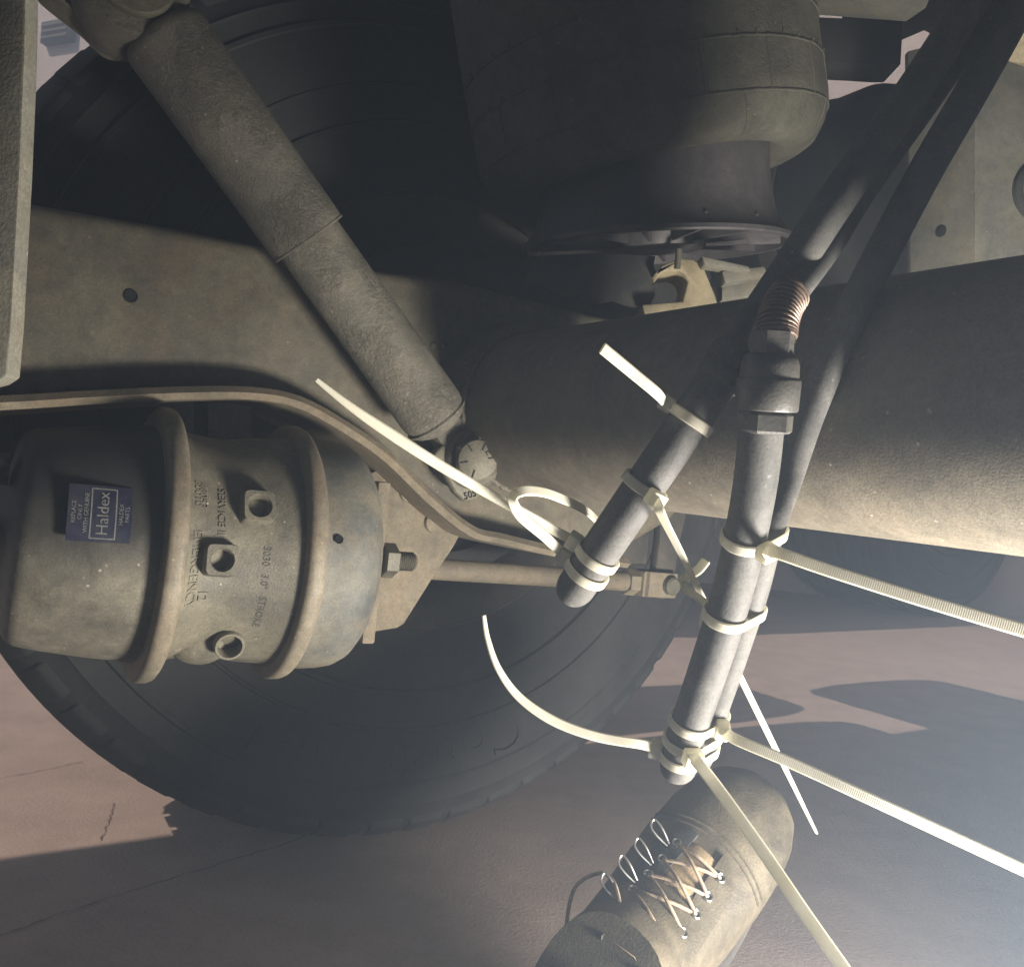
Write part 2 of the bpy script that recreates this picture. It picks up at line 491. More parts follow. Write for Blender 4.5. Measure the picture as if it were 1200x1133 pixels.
def wheel(name, c, label, letter):
    t = thing(name, label, "wheel", c.xy.to_3d(), )
    for k in range(2):
        cc = c - N * (0.30 * k)
        ty = obj("tyre", tyre_bm(cc), M_tyre, t)
        if k == 0 and letter: obj("tread_lugs", tyre_lugs(cc), M_tyre, ty)['kind'] = 'stuff'
        bm = bmesh.new()
        lathe(bm, cc, N, [(-0.012, 0.224), (-0.007, 0.231), (-0.011, 0.2355), (-0.020, 0.232), (-0.023, 0.222), (-0.030, 0.214), (-0.07, 0.205), (-0.11, 0.19), (-0.16, 0.19), (-0.225, 0.214), (-0.24, 0.235),
                          (-0.246, 0.232), (-0.236, 0.208), (-0.165, 0.183), (-0.11, 0.183), (-0.068, 0.198), (-0.026, 0.207)], 120, closed_prof=True)
        rm = obj("rim", bm, M_rim, t)
        if k == 0 and letter:
            def mp(v):
                th = -math.pi / 2 - rad(7) + v.x / 0.365
                r = 0.368 - v.y
                # seen from inboard the letter tops point outwards at the foot of the wheel
                return cc + (L * math.cos(-th - math.pi) + Z * math.sin(th)) * r + N * (0.002 + 0.0016 + v.z)
            tb = text_bm("Continental", 0.066, 0.0014, lambda v: letter_map(cc, v), spacing=1.02)
            obj("lettering", tb, M_tyre, ty, smooth=0)
    bm = bmesh.new()
    lathe(bm, c, N, [(-0.26, 0.10), (-0.26, 0.180), (-0.02, 0.180), (0.0, 0.176), (0.004, 0.165), (0.004, 0.15), (-0.01, 0.148), (-0.012, 0.06)], 96)
    obj("brake_drum", bm, M_dark, t)
    return t

def letter_map(c, v, th0=rad(-4), rr=0.366):
    """text runs round the foot of the tyre with letter tops outwards, first letter on the viewer's right"""
    th = th0 - v.x / rr                      # angle from straight down, positive towards +L
    r = rr + v.y
    return c + (L * math.sin(th) - Z * math.cos(th)) * r + N * (0.0030 + v.z)

wheel("road_wheel", HUB, "black truck wheel right behind the brake chamber with raised sidewall lettering", True)
W2 = V((1.72, 3.42, 0.47))
wheel("road_wheel", W2, "far dark wheel in the shade beyond the axle tube at the right", False)
t_shade = thing("shade_deck", "unseen flat deck added above the far dark wheel to shade the ground", "shade deck", veh(3.2, -2.2, 1.2))  # flat deck added out of sight, only to shade the ground at right
bm = bmesh.new(); box(bm, veh(3.2, -2.25, 1.24), L * 2.9, N * 1.22, Z * 0.03); obj("floor_plate", bm, M_dark, t_shade, smooth=0)
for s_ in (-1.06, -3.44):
    bm = bmesh.new(); box(bm, veh(3.2, s_, 1.16), L * 2.9, N * 0.02, Z * 0.05); obj("shade_deck_rail", bm, M_dark, t_shade, smooth=0)
TK = P(1076, 246, 1.22)
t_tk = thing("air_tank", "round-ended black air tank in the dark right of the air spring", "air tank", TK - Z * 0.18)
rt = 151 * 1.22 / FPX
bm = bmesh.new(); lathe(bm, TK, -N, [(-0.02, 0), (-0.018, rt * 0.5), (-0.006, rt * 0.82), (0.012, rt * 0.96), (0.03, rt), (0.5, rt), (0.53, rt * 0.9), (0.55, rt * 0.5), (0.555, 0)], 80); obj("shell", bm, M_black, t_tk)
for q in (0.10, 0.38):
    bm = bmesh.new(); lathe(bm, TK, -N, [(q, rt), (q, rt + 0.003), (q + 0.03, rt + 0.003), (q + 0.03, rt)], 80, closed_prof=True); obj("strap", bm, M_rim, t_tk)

# ------------------------------------------------------------------ axle
AX0 = V((HUB.x, HUB.y, 0.466))
AXP = P(900, 481, 0.5635)
AXD = (AXP - AX0).normalized()
RA = 0.0715
t_ax = thing("axle", "thick round rusty axle tube running in from the right", "axle", AX0 + AXD * 0.5)
bm = bmesh.new(); lathe(bm, AX0, AXD, [(0.10, RA), (1.75, RA)], 96); obj("axle_tube", bm, M_axle, t_ax)
bm = bmesh.new()
lathe(bm, AX0, AXD, [(0.142, RA + 0.012), (0.168, RA + 0.010), (0.176, RA + 0.004), (0.182, RA + 0.0005), (0.182, RA - 0.004), (0.142, RA - 0.004)], 96, closed_prof=True)
for v in bm.verts:
    v.co += (v.co - AX0).normalized() * random.uniform(-0.0006, 0.0006)
obj("weld_collar", bm, M_axle, t_ax)
bm = bmesh.new()
path = []
for k in range(160):
    th = 2 * math.pi * k / 160; a_, b_ = frame(AXD)
    path.append(AX0 + AXD * (0.184 + 0.0006 * math.sin(k * 1.9)) + (a_ * math.cos(th) + b_ * math.sin(th)) * (RA + 0.0012 + 0.0007 * math.sin(k * 2.7 + 1)))
path.append(path[0]); tube(bm, path, 0.0028, 8, cap=False); obj("weld_bead", bm, M_axle, t_ax)

# ------------------------------------------------------------------ trailing arm
SA = 0.150
t_arm = thing("trailing_arm", "deep flat-sided suspension arm behind the shock absorber with a flanged lower edge", "suspension arm", S(300, 470, SA))
top = [(-160, 206), (0, 229), (40, 236), (200, 264), (330, 290), (430, 312), (540, 328), (620, 348), (700, 368), (790, 384), (830, 420)]
bot = [(830, 560), (790, 610), (740, 640), (690, 655), (640, 645), (590, 632), (545, 624), (510, 604), (470, 570), (420, 522), (370, 488), (320, 470), (280, 463), (200, 462), (100, 466), (0, 472), (-160, 478)]
bm = bmesh.new()
prism(bm, [S(x, y, SA) for x, y in top + bot], -N * 0.10, 0.012, 4)
web = obj("web", bm, M_arm, t_arm, smooth=50)
# lower flange
fl = spline([S(x, y + 4, SA) for x, y in [(-160, 476), (0, 470), (100, 464), (200, 459), (285, 459), (340, 470), (395, 500), (440, 532), (490, 580), (535, 615), (570, 624), (620, 636), (680, 648), (715, 652)]], 6)
bm = bmesh.new(); ribbon(bm, [p - N * 0.042 for p in fl], N, 0.150, 0.0095)
obj("lower_flange", bm, M_flange, t_arm)
def disc_hole(px, py, s, rpx, parent, name="bolt_hole", ax=None, mat=None):
    c = S(px, py, s); r = rpx * mpp(c); d = ax or N
    b1 = bmesh.new(); lathe(b1, c, d, [(0.0005, r * 1.25), (0.0014, r * 1.12), (0.0012, r), (-0.001, r * 0.96), (-0.001, 0.0)], 24)
    o = obj(name, b1, mat or M_hole, parent); return o
disc_hole(153, 347, SA, 6.5, t_arm)
# raised bolt heads and a small boss in the web
for px, py in ((508, 405), (520, 405)):
    bm = bmesh.new(); c = S(px, py, SA); lathe(bm, c, N, [(-0.001, 0.0032), (0.001, 0.0032), (0.0018, 0.002), (0.002, 0)], 12); obj("rivet", bm, M_arm, t_arm)

# ------------------------------------------------------------------ brake chamber
SC = 0.165
A0 = S(8, 627, SC); A1 = S(415, 650, SC)
AD = (A1 - A0).normalized()
def on_axis(px):
    """distance along the chamber axis that shows at column px"""
    lo2, hi2 = -0.3, 0.8
    for _ in range(50):
        m = (lo2 + hi2) / 2; p = A0 + AD * m - CAM
        x = 600 + p.dot(CR) / p.dot(CF) * FPX
        if x < px: lo2 = m
        else: hi2 = m
    return lo2
def cp(px, rpx):
    t = on_axis(px); return (t, rpx * mpp(A0 + AD * t))
ca, cb = None, None
t_ch = thing("brake_chamber", "grey dusty double brake chamber with two clamp rings and three ports", "brake chamber", A0 + AD * 0.13 - Z * 0.11)
T1, R1 = cp(176, 160); T2, R2 = cp(325, 147)
def prof_px(l): return [cp(x, r) for x, r in l]
bm = bmesh.new()
te, re_ = cp(8, 100)
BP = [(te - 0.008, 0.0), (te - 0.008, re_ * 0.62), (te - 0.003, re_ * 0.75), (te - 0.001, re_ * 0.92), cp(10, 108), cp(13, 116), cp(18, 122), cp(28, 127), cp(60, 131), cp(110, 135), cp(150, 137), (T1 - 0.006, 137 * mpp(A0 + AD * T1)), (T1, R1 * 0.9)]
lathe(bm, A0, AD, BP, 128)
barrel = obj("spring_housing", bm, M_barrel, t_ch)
bm = bmesh.new()
mb0 = T1; mb1 = T2; span = T2 - T1
rm1 = R1 * 0.835; rm2 = R2 * 0.88
MBP = [(T1, R1 * 0.9), (T1 + 0.010, R1 * 0.87), (T1 + 0.016, rm1 * 1.0), (T1 + span * 0.30, rm1 * 0.985), (T1 + span * 0.45, rm1 * 0.97), (T1 + span * 0.70, rm2 * 0.985), (T2 - 0.014, rm2 * 1.0), (T2 - 0.008, R2 * 0.9), (T2, R2 * 0.92)]
lathe(bm, A0, AD, MBP, 128)
def r_mid(t):
    for (a1, r1), (a2, r2) in zip(MBP, MBP[1:]):
        if a1 <= t <= a2: return r1 + (r2 - r1) * (t - a1) / (a2 - a1)
    return rm1
midbody = obj("center_body".replace("center", "centre"), bm, M_chamber, t_ch)
bm = bmesh.new()
k2 = mpp(A0 + AD * T2)
lathe(bm, A0, AD, [(T2, R2 * 0.92), (T2 + 0.006, R2 * 0.915), (T2 + 0.010, R2 * 0.905), cp(352, 134), cp(372, 132), cp(385, 129), cp(395, 123), cp(402, 114), cp(407, 103), cp(410, 92), cp(411, 0)], 128)
service = obj("service_housing", bm, M_service, t_ch)
def clamp(T, R, lean):
    d = (AD + Z * lean).normalized()
    bm = bmesh.new(); w = 0.0074
    c = A0 + AD * T
    lathe(bm, c, d, [(-w, R * 0.86), (-w, R * 0.935), (-w * 0.92, R * 0.965), (-w * 0.7, R * 0.99), (-w * 0.35, R * 1.0), (w * 0.35, R * 1.0), (w * 0.7, R * 0.99), (w * 0.92, R * 0.965), (w, R * 0.935), (w, R * 0.86)], 128, closed_prof=True)
    return obj("clamp_ring", bm, M_ring, t_ch)
clamp(T1, R1, 0.0); clamp(T2, R2, 0.0)

# directions round the chamber: angle 0 faces along N, positive upwards
CN = (N - AD * N.dot(AD)).normalized(); CZ = AD.cross(CN); CZ = CZ if CZ.z > 0 else -CZ
def radial(th): return CN * math.cos(th) + CZ * math.sin(th)
def hit_cyl(px, py, r):
    """sight line against a cylinder of radius r round the chamber axis"""
    d = ray(px, py); w = CAM - A0
    dp = d - AD * d.dot(AD); wp_ = w - AD * w.dot(AD)
    a = dp.dot(dp); b = 2 * dp.dot(wp_); c = wp_.dot(wp_) - r * r
    D = b * b - 4 * a * c
    if D < 0: D = 0
    t = (-b - math.sqrt(D)) / (2 * a); return CAM + d * t

def square_port(px, py, half, hole):
    p = hit_cyl(px, py, rm1 * 1.1); k = mpp(p); ax = p - A0; ax = (ax - AD * ax.dot(AD)).normalized()
    ax = (ax * 0.8 + CN * 0.45 + CZ * 0.12).normalized()
    x = (AD - ax * AD.dot(ax)).normalized(); y = ax.cross(x)
    h = half * k; n = 48; r0 = hole * k
    def sq(sc, rr=0.38):
        out = []
        for i in range(n):
            th = 2 * math.pi * i / n; c_, s_ = math.cos(th), math.sin(th); e = 0.32
            out.append((math.copysign(abs(c_) ** e, c_) * h * sc, math.copysign(abs(s_) ** e, s_) * h * sc))
        return out
    def circ(r): return [(math.cos(2 * math.pi * i / n) * r, math.sin(2 * math.pi * i / n) * r) for i in range(n)]
    def put(l, z): return [p + x * a + y * b + ax * z for a, b in l]
    bm = bmesh.new()
    loft(bm, [put(sq(1.35), -0.030), put(sq(1.22), -0.016), put(sq(1.06), -0.010), put(sq(1.02), -0.002), put(sq(0.97), 0.0), put(circ(r0 * 1.18), 0.0), put(circ(r0 * 1.05), -0.0015), put(circ(r0), -0.003), put(circ(r0), -0.022)], cap=False)
    po = obj("port", bm, M_chamber, t_ch, smooth=35)
    bm = bmesh.new(); loft(bm, [put(circ(r0 * 1.02), -0.020), put(circ(1e-4), -0.0205)], cap=False); obj("bore", bm, M_hole, po)
square_port(305, 592, 18.5, 12.5)
square_port(261, 656, 18.5, 12.0)
p = hit_cyl(268, 752, rm1 * 1.0)
ax = (CN * 0.85 - CZ * 0.25 + AD * -0.08).normalized()
k = mpp(p)
bm = bmesh.new(); pc = p + ax * 0.008
lathe(bm, pc, ax, [(-0.07, 21 * k), (-0.02, 20 * k), (-0.006, 18 * k), (-0.001, 17.2 * k), (0, 16.5 * k), (0, 14 * k), (-0.002, 13.2 * k), (-0.03, 13 * k)], 40, cap=False)
po = obj("port", bm, M_chamber, t_ch)
bm = bmesh.new(); lathe(bm, pc, ax, [(-0.028, 13.2 * k), (-0.0285, 0)], 32, cap=False); obj("bore", bm, M_hole, po)
# low boss spreading from the third port
bm = bmesh.new()
for q in range(1):
    c0 = p - ax * 0.012 - AD * 0.004
    lathe(bm, c0 - AD * 0.018 - Z * 0.004, (ax - AD * 0.3 - Z * 0.1).normalized(), [(-0.03, 0.028), (-0.006, 0.024), (0.002, 0.018), (0.006, 0.008), (0.007, 0)], 40)
obj("port_boss", bm, M_chamber, t_ch)

# drain hole in the service housing
p = hit_cyl(397, 632, 0.0905); axh = (p - A0); axh = (axh - AD * axh.dot(AD)).normalized(); k = mpp(p)
bm = bmesh.new(); lathe(bm, p, axh, [(0.0006, 5.4 * k), (0.0012, 4.9 * k), (0.0006, 4.5 * k), (0.0006, 0)], 20); obj("drain_hole", bm, M_hole, t_ch)

def on_chamber(body, px, py, r, size, mat, name, parent, up=1, lift=0.0003, depth_=0.0003, spacing=1.0):
    """lettering wrapped round the chamber; up=1 reads upwards, -1 downwards"""
    c = hit_cyl(px, py, r); w = c - A0; tc_ = w.dot(AD); w -= AD * tc_
    th0 = math.atan2(w.dot(CZ), w.dot(CN))
    def mp(v):
        rr = r_mid(tc_ - up * v.y) + lift + v.z
        return A0 + AD * (tc_ - up * v.y) + radial(th0 + up * v.x / r) * rr
    return obj(name, text_bm(body, size, depth_, mp, spacing=spacing), mat, parent, smooth=0)

rb = cp(115, 135)[1]
# blue maker's label
c = hit_cyl(117, 602, rb); w = c - A0; tl = w.dot(AD); w -= AD * tl; thl = math.atan2(w.dot(CZ), w.dot(CN))
def patch(t0, t1, th0, th1, r, th=0.0003, n=14):
    bm = bmesh.new()
    rings = []
    for i in range(n + 1):
        a = th0 + (th1 - th0) * i / n; e = radial(a)
        rings.append([A0 + AD * t0 + e * r, A0 + AD * t1 + e * r, A0 + AD * t1 + e * (r + th), A0 + AD * t0 + e * (r + th)])
    loft(bm, rings); return bm
hw = 0.0185; hh = 0.0178 / rb
def rad_at(t):
    for (a1, r1), (a2, r2) in zip(BP, BP[1:]):
        if a1 <= t <= a2 and a2 > a1: return r1 + (r2 - r1) * (t - a1) / (a2 - a1)
RL = max(rad_at(tl - hw), rad_at(tl + hw)) + 0.0006
sticker = obj("maker_label", patch(tl - hw, tl + hw, thl - hh, thl + hh, RL), M_blue, t_ch)
f0, f1 = tl - 0.0056, tl + 0.0096
for (a0, a1, b0, b1) in ((f0, f0 + 0.0008, -hh * .86, hh * .9), (f1 - 0.0008, f1, -hh * .86, hh * .9), (f0, f1, -hh * .9, -hh * .86), (f0, f1, hh * .86, hh * .9)):
    obj("label_frame", patch(a0, a1, thl + b0, thl + b1, RL + 0.0003, 0.0002, 10), M_white, sticker)
def lab(body, dt, size, dth=0.0, spacing=1.0):
    def mp(v): return A0 + AD * (tl + dt - v.y) + radial(thl + dth + v.x / RL) * (RL + 0.0006 + v.z)
    obj("label_text", text_bm(body, size, 0.0001, mp, spacing=spacing), M_white, sticker, smooth=0)
lab("Haldex", 0.0018, 0.0098)
lab("REPLACE", -0.0152, 0.0036); lab("ONLY", -0.0116, 0.0036); lab("WITH GENUINE", -0.0080, 0.0036)
lab("HALDEX", 0.0122, 0.0036); lab("PARTS", 0.0158, 0.0036)

def rmid(t):
    f = (t - T1) / span
    return (rm1 * (1 - f * 0.05) if f < 0.45 else rm1 * 0.97 + (rm2 * 0.985 - rm1 * 0.97) * min(1, (f - 0.45) / 0.25))
on_chamber("EMERGENCY", 227, 668, rm1 * 0.992, 0.0092, M_chamber, "cast_lettering", midbody, up=-1, lift=0.0001, depth_=0.0005)
on_chamber("12", 237, 697, rm1 * 0.990, 0.0085, M_chamber, "cast_lettering", midbody, up=-1, lift=0.0002, depth_=0.0007)
on_chamber("SERVICE II", 260, 600, rm1 * 0.978, 0.0075, M_chamber, "cast_lettering", midbody, up=-1, lift=0.0002, depth_=0.0006)
on_chamber("48053", 238, 582, rm1 * 0.988, 0.0075, M_chamber, "cast_lettering", midbody, up=-1, lift=0.0002, depth_=0.0006)
on_chamber("60010", 232, 580, rm1 * 0.990, 0.0075, M_chamber, "cast_lettering", midbody, up=-1, lift=0.0002, depth_=0.0006)
on_chamber("3030", 313, 652, rm2 * 0.99, 0.0070, M_ink, "stamped_text", midbody, up=-1, lift=0.00015, depth_=0.00008)
on_chamber("3.0\"", 310, 682, rm2 * 0.99, 0.0070, M_ink, "stamped_text", midbody, up=-1, lift=0.00015, depth_=0.00008)
on_chamber("STROKE", 304, 718, rm2 * 0.985, 0.0070, M_ink, "stamped_text", midbody, up=-1, lift=0.0001, depth_=0.00008)

# fittings at the far left end of the chamber
bm = bmesh.new(); e0 = A0 + AD * (te - 0.01)
lathe(bm, e0 + CN * 0.030 + CZ * 0.005, -AD, [(-0.006, 0.010), (0.012, 0.010), (0.012, 0.006), (0.03, 0.006), (0.03, 0)], 6); obj("release_bolt", bm, M_bolt, t_ch, smooth=20)
bm = bmesh.new(); lathe(bm, e0 + CN * 0.030 + CZ * 0.045, -AD, [(-0.006, 0.011), (0.012, 0.009), (0.02, 0.005), (0.02, 0)], 16); obj("dust_plug", bm, M_dark, t_ch)

# ------------------------------------------------------------------ bracket holding the chamber
SG = 0.135
t_br = thing("chamber_bracket", "tan rusty triangular bracket plate between brake chamber and axle", "bracket", S(480, 640, SG))
bm = bmesh.new()
prism(bm, [S(x, y, SG) for x, y in [(430, 556), (446, 549), (455, 556), (470, 548), (492, 575), (520, 604), (541, 624), (532, 641), (506, 680), (474, 731), (466, 736), (430, 742)]], -N * 0.010, 0.002)
obj("gusset_plate", bm, M_flange, t_br)
for px, py, r in ((478, 577, 12), (508, 612, 13)):
    bm = bmesh.new(); c = S(px, py, SG); k = mpp(c)
    lathe(bm, c, (N + L * 0.2).normalized(), [(-0.004, r * k), (0.0015, r * k * 0.9), (0.003, r * k * 0.6), (0.0034, 0)], 20); obj("weld_lump", bm, M_flange, t_br)
mp0 = A0 + AD * (on_axis(411) + 0.0005)
bm = bmesh.new()
box(bm, mp0 + AD * 0.006 + CN * 0.0 - CZ * 0.002, AD * 0.0055, CN * 0.040, CZ * 0.064, 0.002)
obj("mounting_plate", bm, M_flange, t_br)
# stud and nut through the mounting plate, twice
def stud(dn, dz):
    c = mp0 + AD * 0.0118 + CN * dn + CZ * dz
    bm = bmesh.new(); lathe(bm, c, AD, [(0, 0.0125), (0.0005, 0.014), (0.0105, 0.014), (0.012, 0.0120), (0.012, 0.004)], 6, hint=CZ); nt_ = obj("nut", bm, M_bolt, t_br, smooth=20)
    bm = bmesh.new(); pr = [(0.010, 0.0075)]
    for k in range(9): pr += [(0.012 + k * 0.0018, 0.0078), (0.0129 + k * 0.0018, 0.0068)]
    pr += [(0.029, 0.006), (0.029, 0)]
    lathe(bm, c, AD, pr, 24); obj("stud", bm, M_bolt, nt_)
stud(0.035, 0.000)
# lit parts seen in the gap above the chamber
t_gap = thing("mounting_block", "two small lit steel blocks in the gap above the brake chamber", "mounting block", S(265, 500, 0.10))
for (x0, x1, y0, y1) in ((196, 229, 472, 520), (243, 296, 476, 522)):
    bm = bmesh.new(); prism(bm, [S(x, y, 0.105) for x, y in ((x0, y0 - 14), (x1, y0 - 14), (x1, y1), (x0, y1))], -N * 0.04, 0.003); obj("block", bm, M_frame, t_gap)

# ------------------------------------------------------------------ push rod and slack adjuster
SP = 0.095
t_pr = thing("push_rod", "thin brown push rod running right from the chamber bracket to the lever", "push rod", S(620, 675, SP))
a, b = S(470, 664, SP), S(745, 682, SP)
bm = bmesh.new(); lathe(bm, a, b - a, [(0, 0.0105), ((b - a).length, 0.0105)], 28); obj("rod", bm, M_flange, t_pr)
bm = bmesh.new(); d = (b - a).normalized()
lathe(bm, b, d, [(-0.016, 0.0105), (-0.016, 0.0145), (0.0, 0.0150), (0.002, 0.0125)], 6); obj("lock_nut", bm, M_flange, t_pr, smooth=20)
t_sl = thing("slack_adjuster", "brown brake lever hanging below the axle at the push rod end", "brake lever", S(785, 660, SP))
bm = bmesh.new()
up_ = d.cross(N).normalized(); up_ = up_ if up_.z > 0 else -up_
for sg in (-1, 1):
    box(bm, b + d * 0.022 + N * 0.013 * sg, d * 0.024, N * 0.004, up_ * 0.014, 0.002)
box(bm, b + d * 0.002, d * 0.005, N * 0.017, up_ * 0.014, 0.002)
obj("clevis", bm, M_flange, t_sl)
bm = bmesh.new(); lathe(bm, b + d * 0.034 - N * 0.026, N, [(0, 0.008), (0, 0.010), (0.05, 0.010), (0.052, 0.008)], 20); obj("clevis_pin", bm, M_bolt, t_sl)
pin = b + d * 0.034
bm = bmesh.new()
prism(bm, [pin + N * 0.006 + d * x + up_ * y for x, y in ((-0.013, -0.006), (-0.006, -0.016), (0.008, -0.017), (0.016, -0.004), (0.020, 0.05), (0.028, 0.10), (-0.016, 0.10), (-0.011, 0.05))], -N * 0.013, 0.003)
obj("lever", bm, M_rim, t_sl)
bm = bmesh.new(); box(bm, S(745, 632, SP) - N * 0.01, L * 0.020, N * 0.01, Z * 0.028, 0.004); obj("worm_housing", bm, M_rim, t_sl)

# ------------------------------------------------------------------ shock absorber
SS = 0.198
s0, s1, s2 = S(192, 42, SS), S(361, 281, SS), S(516, 497, SS)
sdv = (s2 - s0).normalized()
t_sh = thing("shock_absorber", "grey gritty shock absorber slanting down across the suspension arm", "shock absorber", s2)
ru = 47.5 * mpp(s1); ll = (s1 - s0).length; lt = (s2 - s0).length
bm = bmesh.new()
lathe(bm, s0, sdv, [(-0.004, 0.0), (-0.004, ru * 0.86), (0.0, ru * 0.97), (0.004, ru), (ll - 0.0016, ru), (ll - 0.0012, ru * 1.012), (ll, ru * 1.012), (ll + 0.0004, ru * 0.99), (ll, ru * 0.965), (ll - 0.04, ru * 0.96)], 96)
obj("dust_tube", bm, M_shock, t_sh)
rl = 39.5 * mpp(s2)
bm = bmesh.new()
lathe(bm, s0, sdv, [(ll - 0.02, 40 * mpp(s1)), (lt - 0.018, rl), (lt - 0.012, rl * 0.99), (lt - 0.004, rl * 0.93), (lt, rl * 0.80), (lt + 0.004, rl * 0.55), (lt + 0.004, 0)], 96)
obj("reservoir_tube", bm, M_shock, t_sh)
# crimped lip at the foot
bm = bmesh.new(); lathe(bm, s0 + sdv * (lt - 0.006), sdv, [(-0.002, rl * 0.96), (-0.0005, rl * 1.005), (0.0015, rl * 0.98), (0.003, rl * 0.90)], 96, cap=False); obj("crimp", bm, M_shock, t_sh)
BC = S(553, 538, 0.185)
# lower eye
bm = bmesh.new()
lathe(bm, BC - N * 0.028, N, [(0, 0.012), (0, 0.0245), (0.002, 0.026), (0.034, 0.026), (0.036, 0.0245), (0.036, 0.012)], 48, closed_prof=True)
obj("eye", bm, M_shock, t_sh)
bm = bmesh.new(); lathe(bm, BC - N * 0.030, N, [(0, 0.008), (0, 0.0200), (0.041, 0.0195), (0.043, 0.017), (0.043, 0.008)], 40, closed_prof=True); obj("rubber_bush", bm, M_hose, t_sh)
bm = bmesh.new()
pts = [(-0.013, 0.004), (0.013, 0.004), (0.015, 0.036), (-0.015, 0.036)]
q = sdv; r_ = N.cross(q).normalized()
prism(bm, [BC - N * 0.022 - q * y + r_ * x for x, y in pts], N * 0.022, 0.003); obj("neck", bm, M_shock, t_sh)
# big bolt head
t_bo = thing("hex_bolt", "large stamped bolt head at the foot of the shock absorber", "bolt", BC)
BN = (N - CF * 0.7 + CR * -0.12 - CU * 0.05).normalized()
k = mpp(BC)
bm = bmesh.new()
lathe(bm, BC + BN * 0.008, BN, [(0, 0.014), (0, 0.0225), (0.0008, 0.0230), (0.0034, 0.0230), (0.0042, 0.0222), (0.0042, 0.0120)], 48, closed_prof=True); obj("washer", bm, M_bolt, t_bo)
bm = bmesh.new()
hx = BC + BN * 0.0122
a_, b_ = frame(BN)
hex_ = [hx + (a_ * math.cos(rad(60 * i + 12)) + b_ * math.sin(rad(60 * i + 12))) * 0.0205 for i in range(6)]
lathe(bm, hx, BN, [(0, 0.0168), (0, 0.0198), (0.0095, 0.0198), (0.0122, 0.0172), (0.0124, 0.0168), (0.0124, 0.0)], 6)
head = obj("head", bm, M_bolt, t_bo, smooth=15)
bm = bmesh.new(); lathe(bm, hx + BN * 0.0120, BN, [(0, 0.0165), (0.0007, 0.0165), (0.0011, 0.0160), (0.0011, 0)], 48); obj("head_face", bm, M_bolt, t_bo)
fx = CR - BN * CR.dot(BN); fx.normalize(); fy = BN.cross(fx); fy = fy if fy.z > 0 else -fy
fc = hx + BN * 0.0133
bm = bmesh.new()
for th in (8, 66, 188, 250, 125):
    e = fx * math.cos(rad(th)) + fy * math.sin(rad(th)); w = BN.cross(e)
    box(bm, fc + e * 0.0122, e * 0.0034, w * 0.00055, BN * 0.0003)
obj("grade_marks", bm, M_hole, t_bo, smooth=0)
def mpE(v): 
    u = fx * math.cos(rad(-55)) + fy * math.sin(rad(-55)); v2 = BN.cross(u); v2 = v2 if v2.dot(fy) > 0 else -v2
    return fc + (fx * math.cos(rad(36)) + fy * math.sin(rad(36))) * 0.0108 + u * v.x + v2 * v.y + BN * v.z
obj("grade_letter", text_bm("E", 0.0075, 0.0003, mpE), M_hole, t_bo, smooth=0)
# stamped lug under the bolt
bm = bmesh.new()
lug = S(552, 562, 0.185)
prism(bm, [S(x, y, 0.186) for x, y in ((508, 532), (520, 520), (566, 536), (574, 560), (572, 575), (560, 586), (545, 588), (534, 578))], -N * 0.010, 0.003, 3)
lg = obj("lug", bm, M_bolt, t_sh)
fx = CR - N * CR.dot(N); fx.normalize(); fy = N.cross(fx); fy = fy if fy.z > 0 else -fy
lc = S(551, 580, 0.1866)
def mpl(v):
    u = (fx * math.cos(rad(-14)) - fy * math.sin(rad(-14))); w = N.cross(u); w = w if w.z > 0 else -w
    return lc + u * v.x + w * v.y + N * v.z
obj("stamped_number", text_bm("505", 0.0085, 0.0003, mpl), M_hole, lg, smooth=0)

# upper mount of the shock
t_um = thing("shock_mount", "flanged arm and rubber bush carrying the top of the shock absorber", "shock mount", S(140, 10, SS))
um = S(152, -8, SS)
bm = bmesh.new(); lathe(bm, um - N * 0.03, N, [(0, 0.012), (0, 0.033), (0.004, 0.036), (0.045, 0.036), (0.050, 0.033), (0.050, 0.012)], 48, closed_prof=True); obj("rubber_bush", bm, M_shock, t_um)
bm = bmesh.new(); lathe(bm, um + N * 0.02, N, [(0, 0.010), (0, 0.024), (0.003, 0.0255), (0.008, 0.0255), (0.010, 0.024), (0.010, 0.0)], 40); obj("washer", bm, M_bolt, t_um)
bm = bmesh.new(); lathe(bm, um + N * 0.03, N, [(0, 0.018), (0.012, 0.018), (0.014, 0.016), (0.014, 0)], 6); obj("nut", bm, M_bolt, t_um, smooth=20)
bm = bmesh.new()
prism(bm, [S(x, y, SS - 0.035) for x, y in ((40, -40), (48, -5), (100, 32), (128, 58), (150, 62), (180, 40), (215, -30), (200, -80), (60, -90))], -N * 0.008, 0.002)
obj("plate", bm, M_frame, t_um)
ed = spline([S(x, y, SS - 0.03) for x, y in ((36, -30), (52, -6), (98, 31), (126, 57), (152, 61))], 6)
bm = bmesh.new(); ribbon(bm, ed, N, 0.030, 0.004); obj("edge_flange", bm, M_frame, t_um)

# near hanger plate at the left edge
SH = 0.46
hn = (N * 0.86 - L * 0.51).normalized(); h0 = S(28, 200, SH)
def on_plane(px, py, p0, n_):
    r = ray(px, py); return CAM + r * ((p0 - CAM).dot(n_) / r.dot(n_))
bm = bmesh.new()
prism(bm, [on_plane(x, y, h0, hn) for x, y in ((-90, -60), (31, -60), (29, 60), (23, 200), (13, 380), (8, 440), (-4, 448), (-90, 470))], -hn * 0.010, 0.001)
tag(obj("hanger_plate", bm, M_frame, origin=S(0, 300, SH)), "dark upright steel hanger plate with a pale cut edge close at the left", "hanger plate")

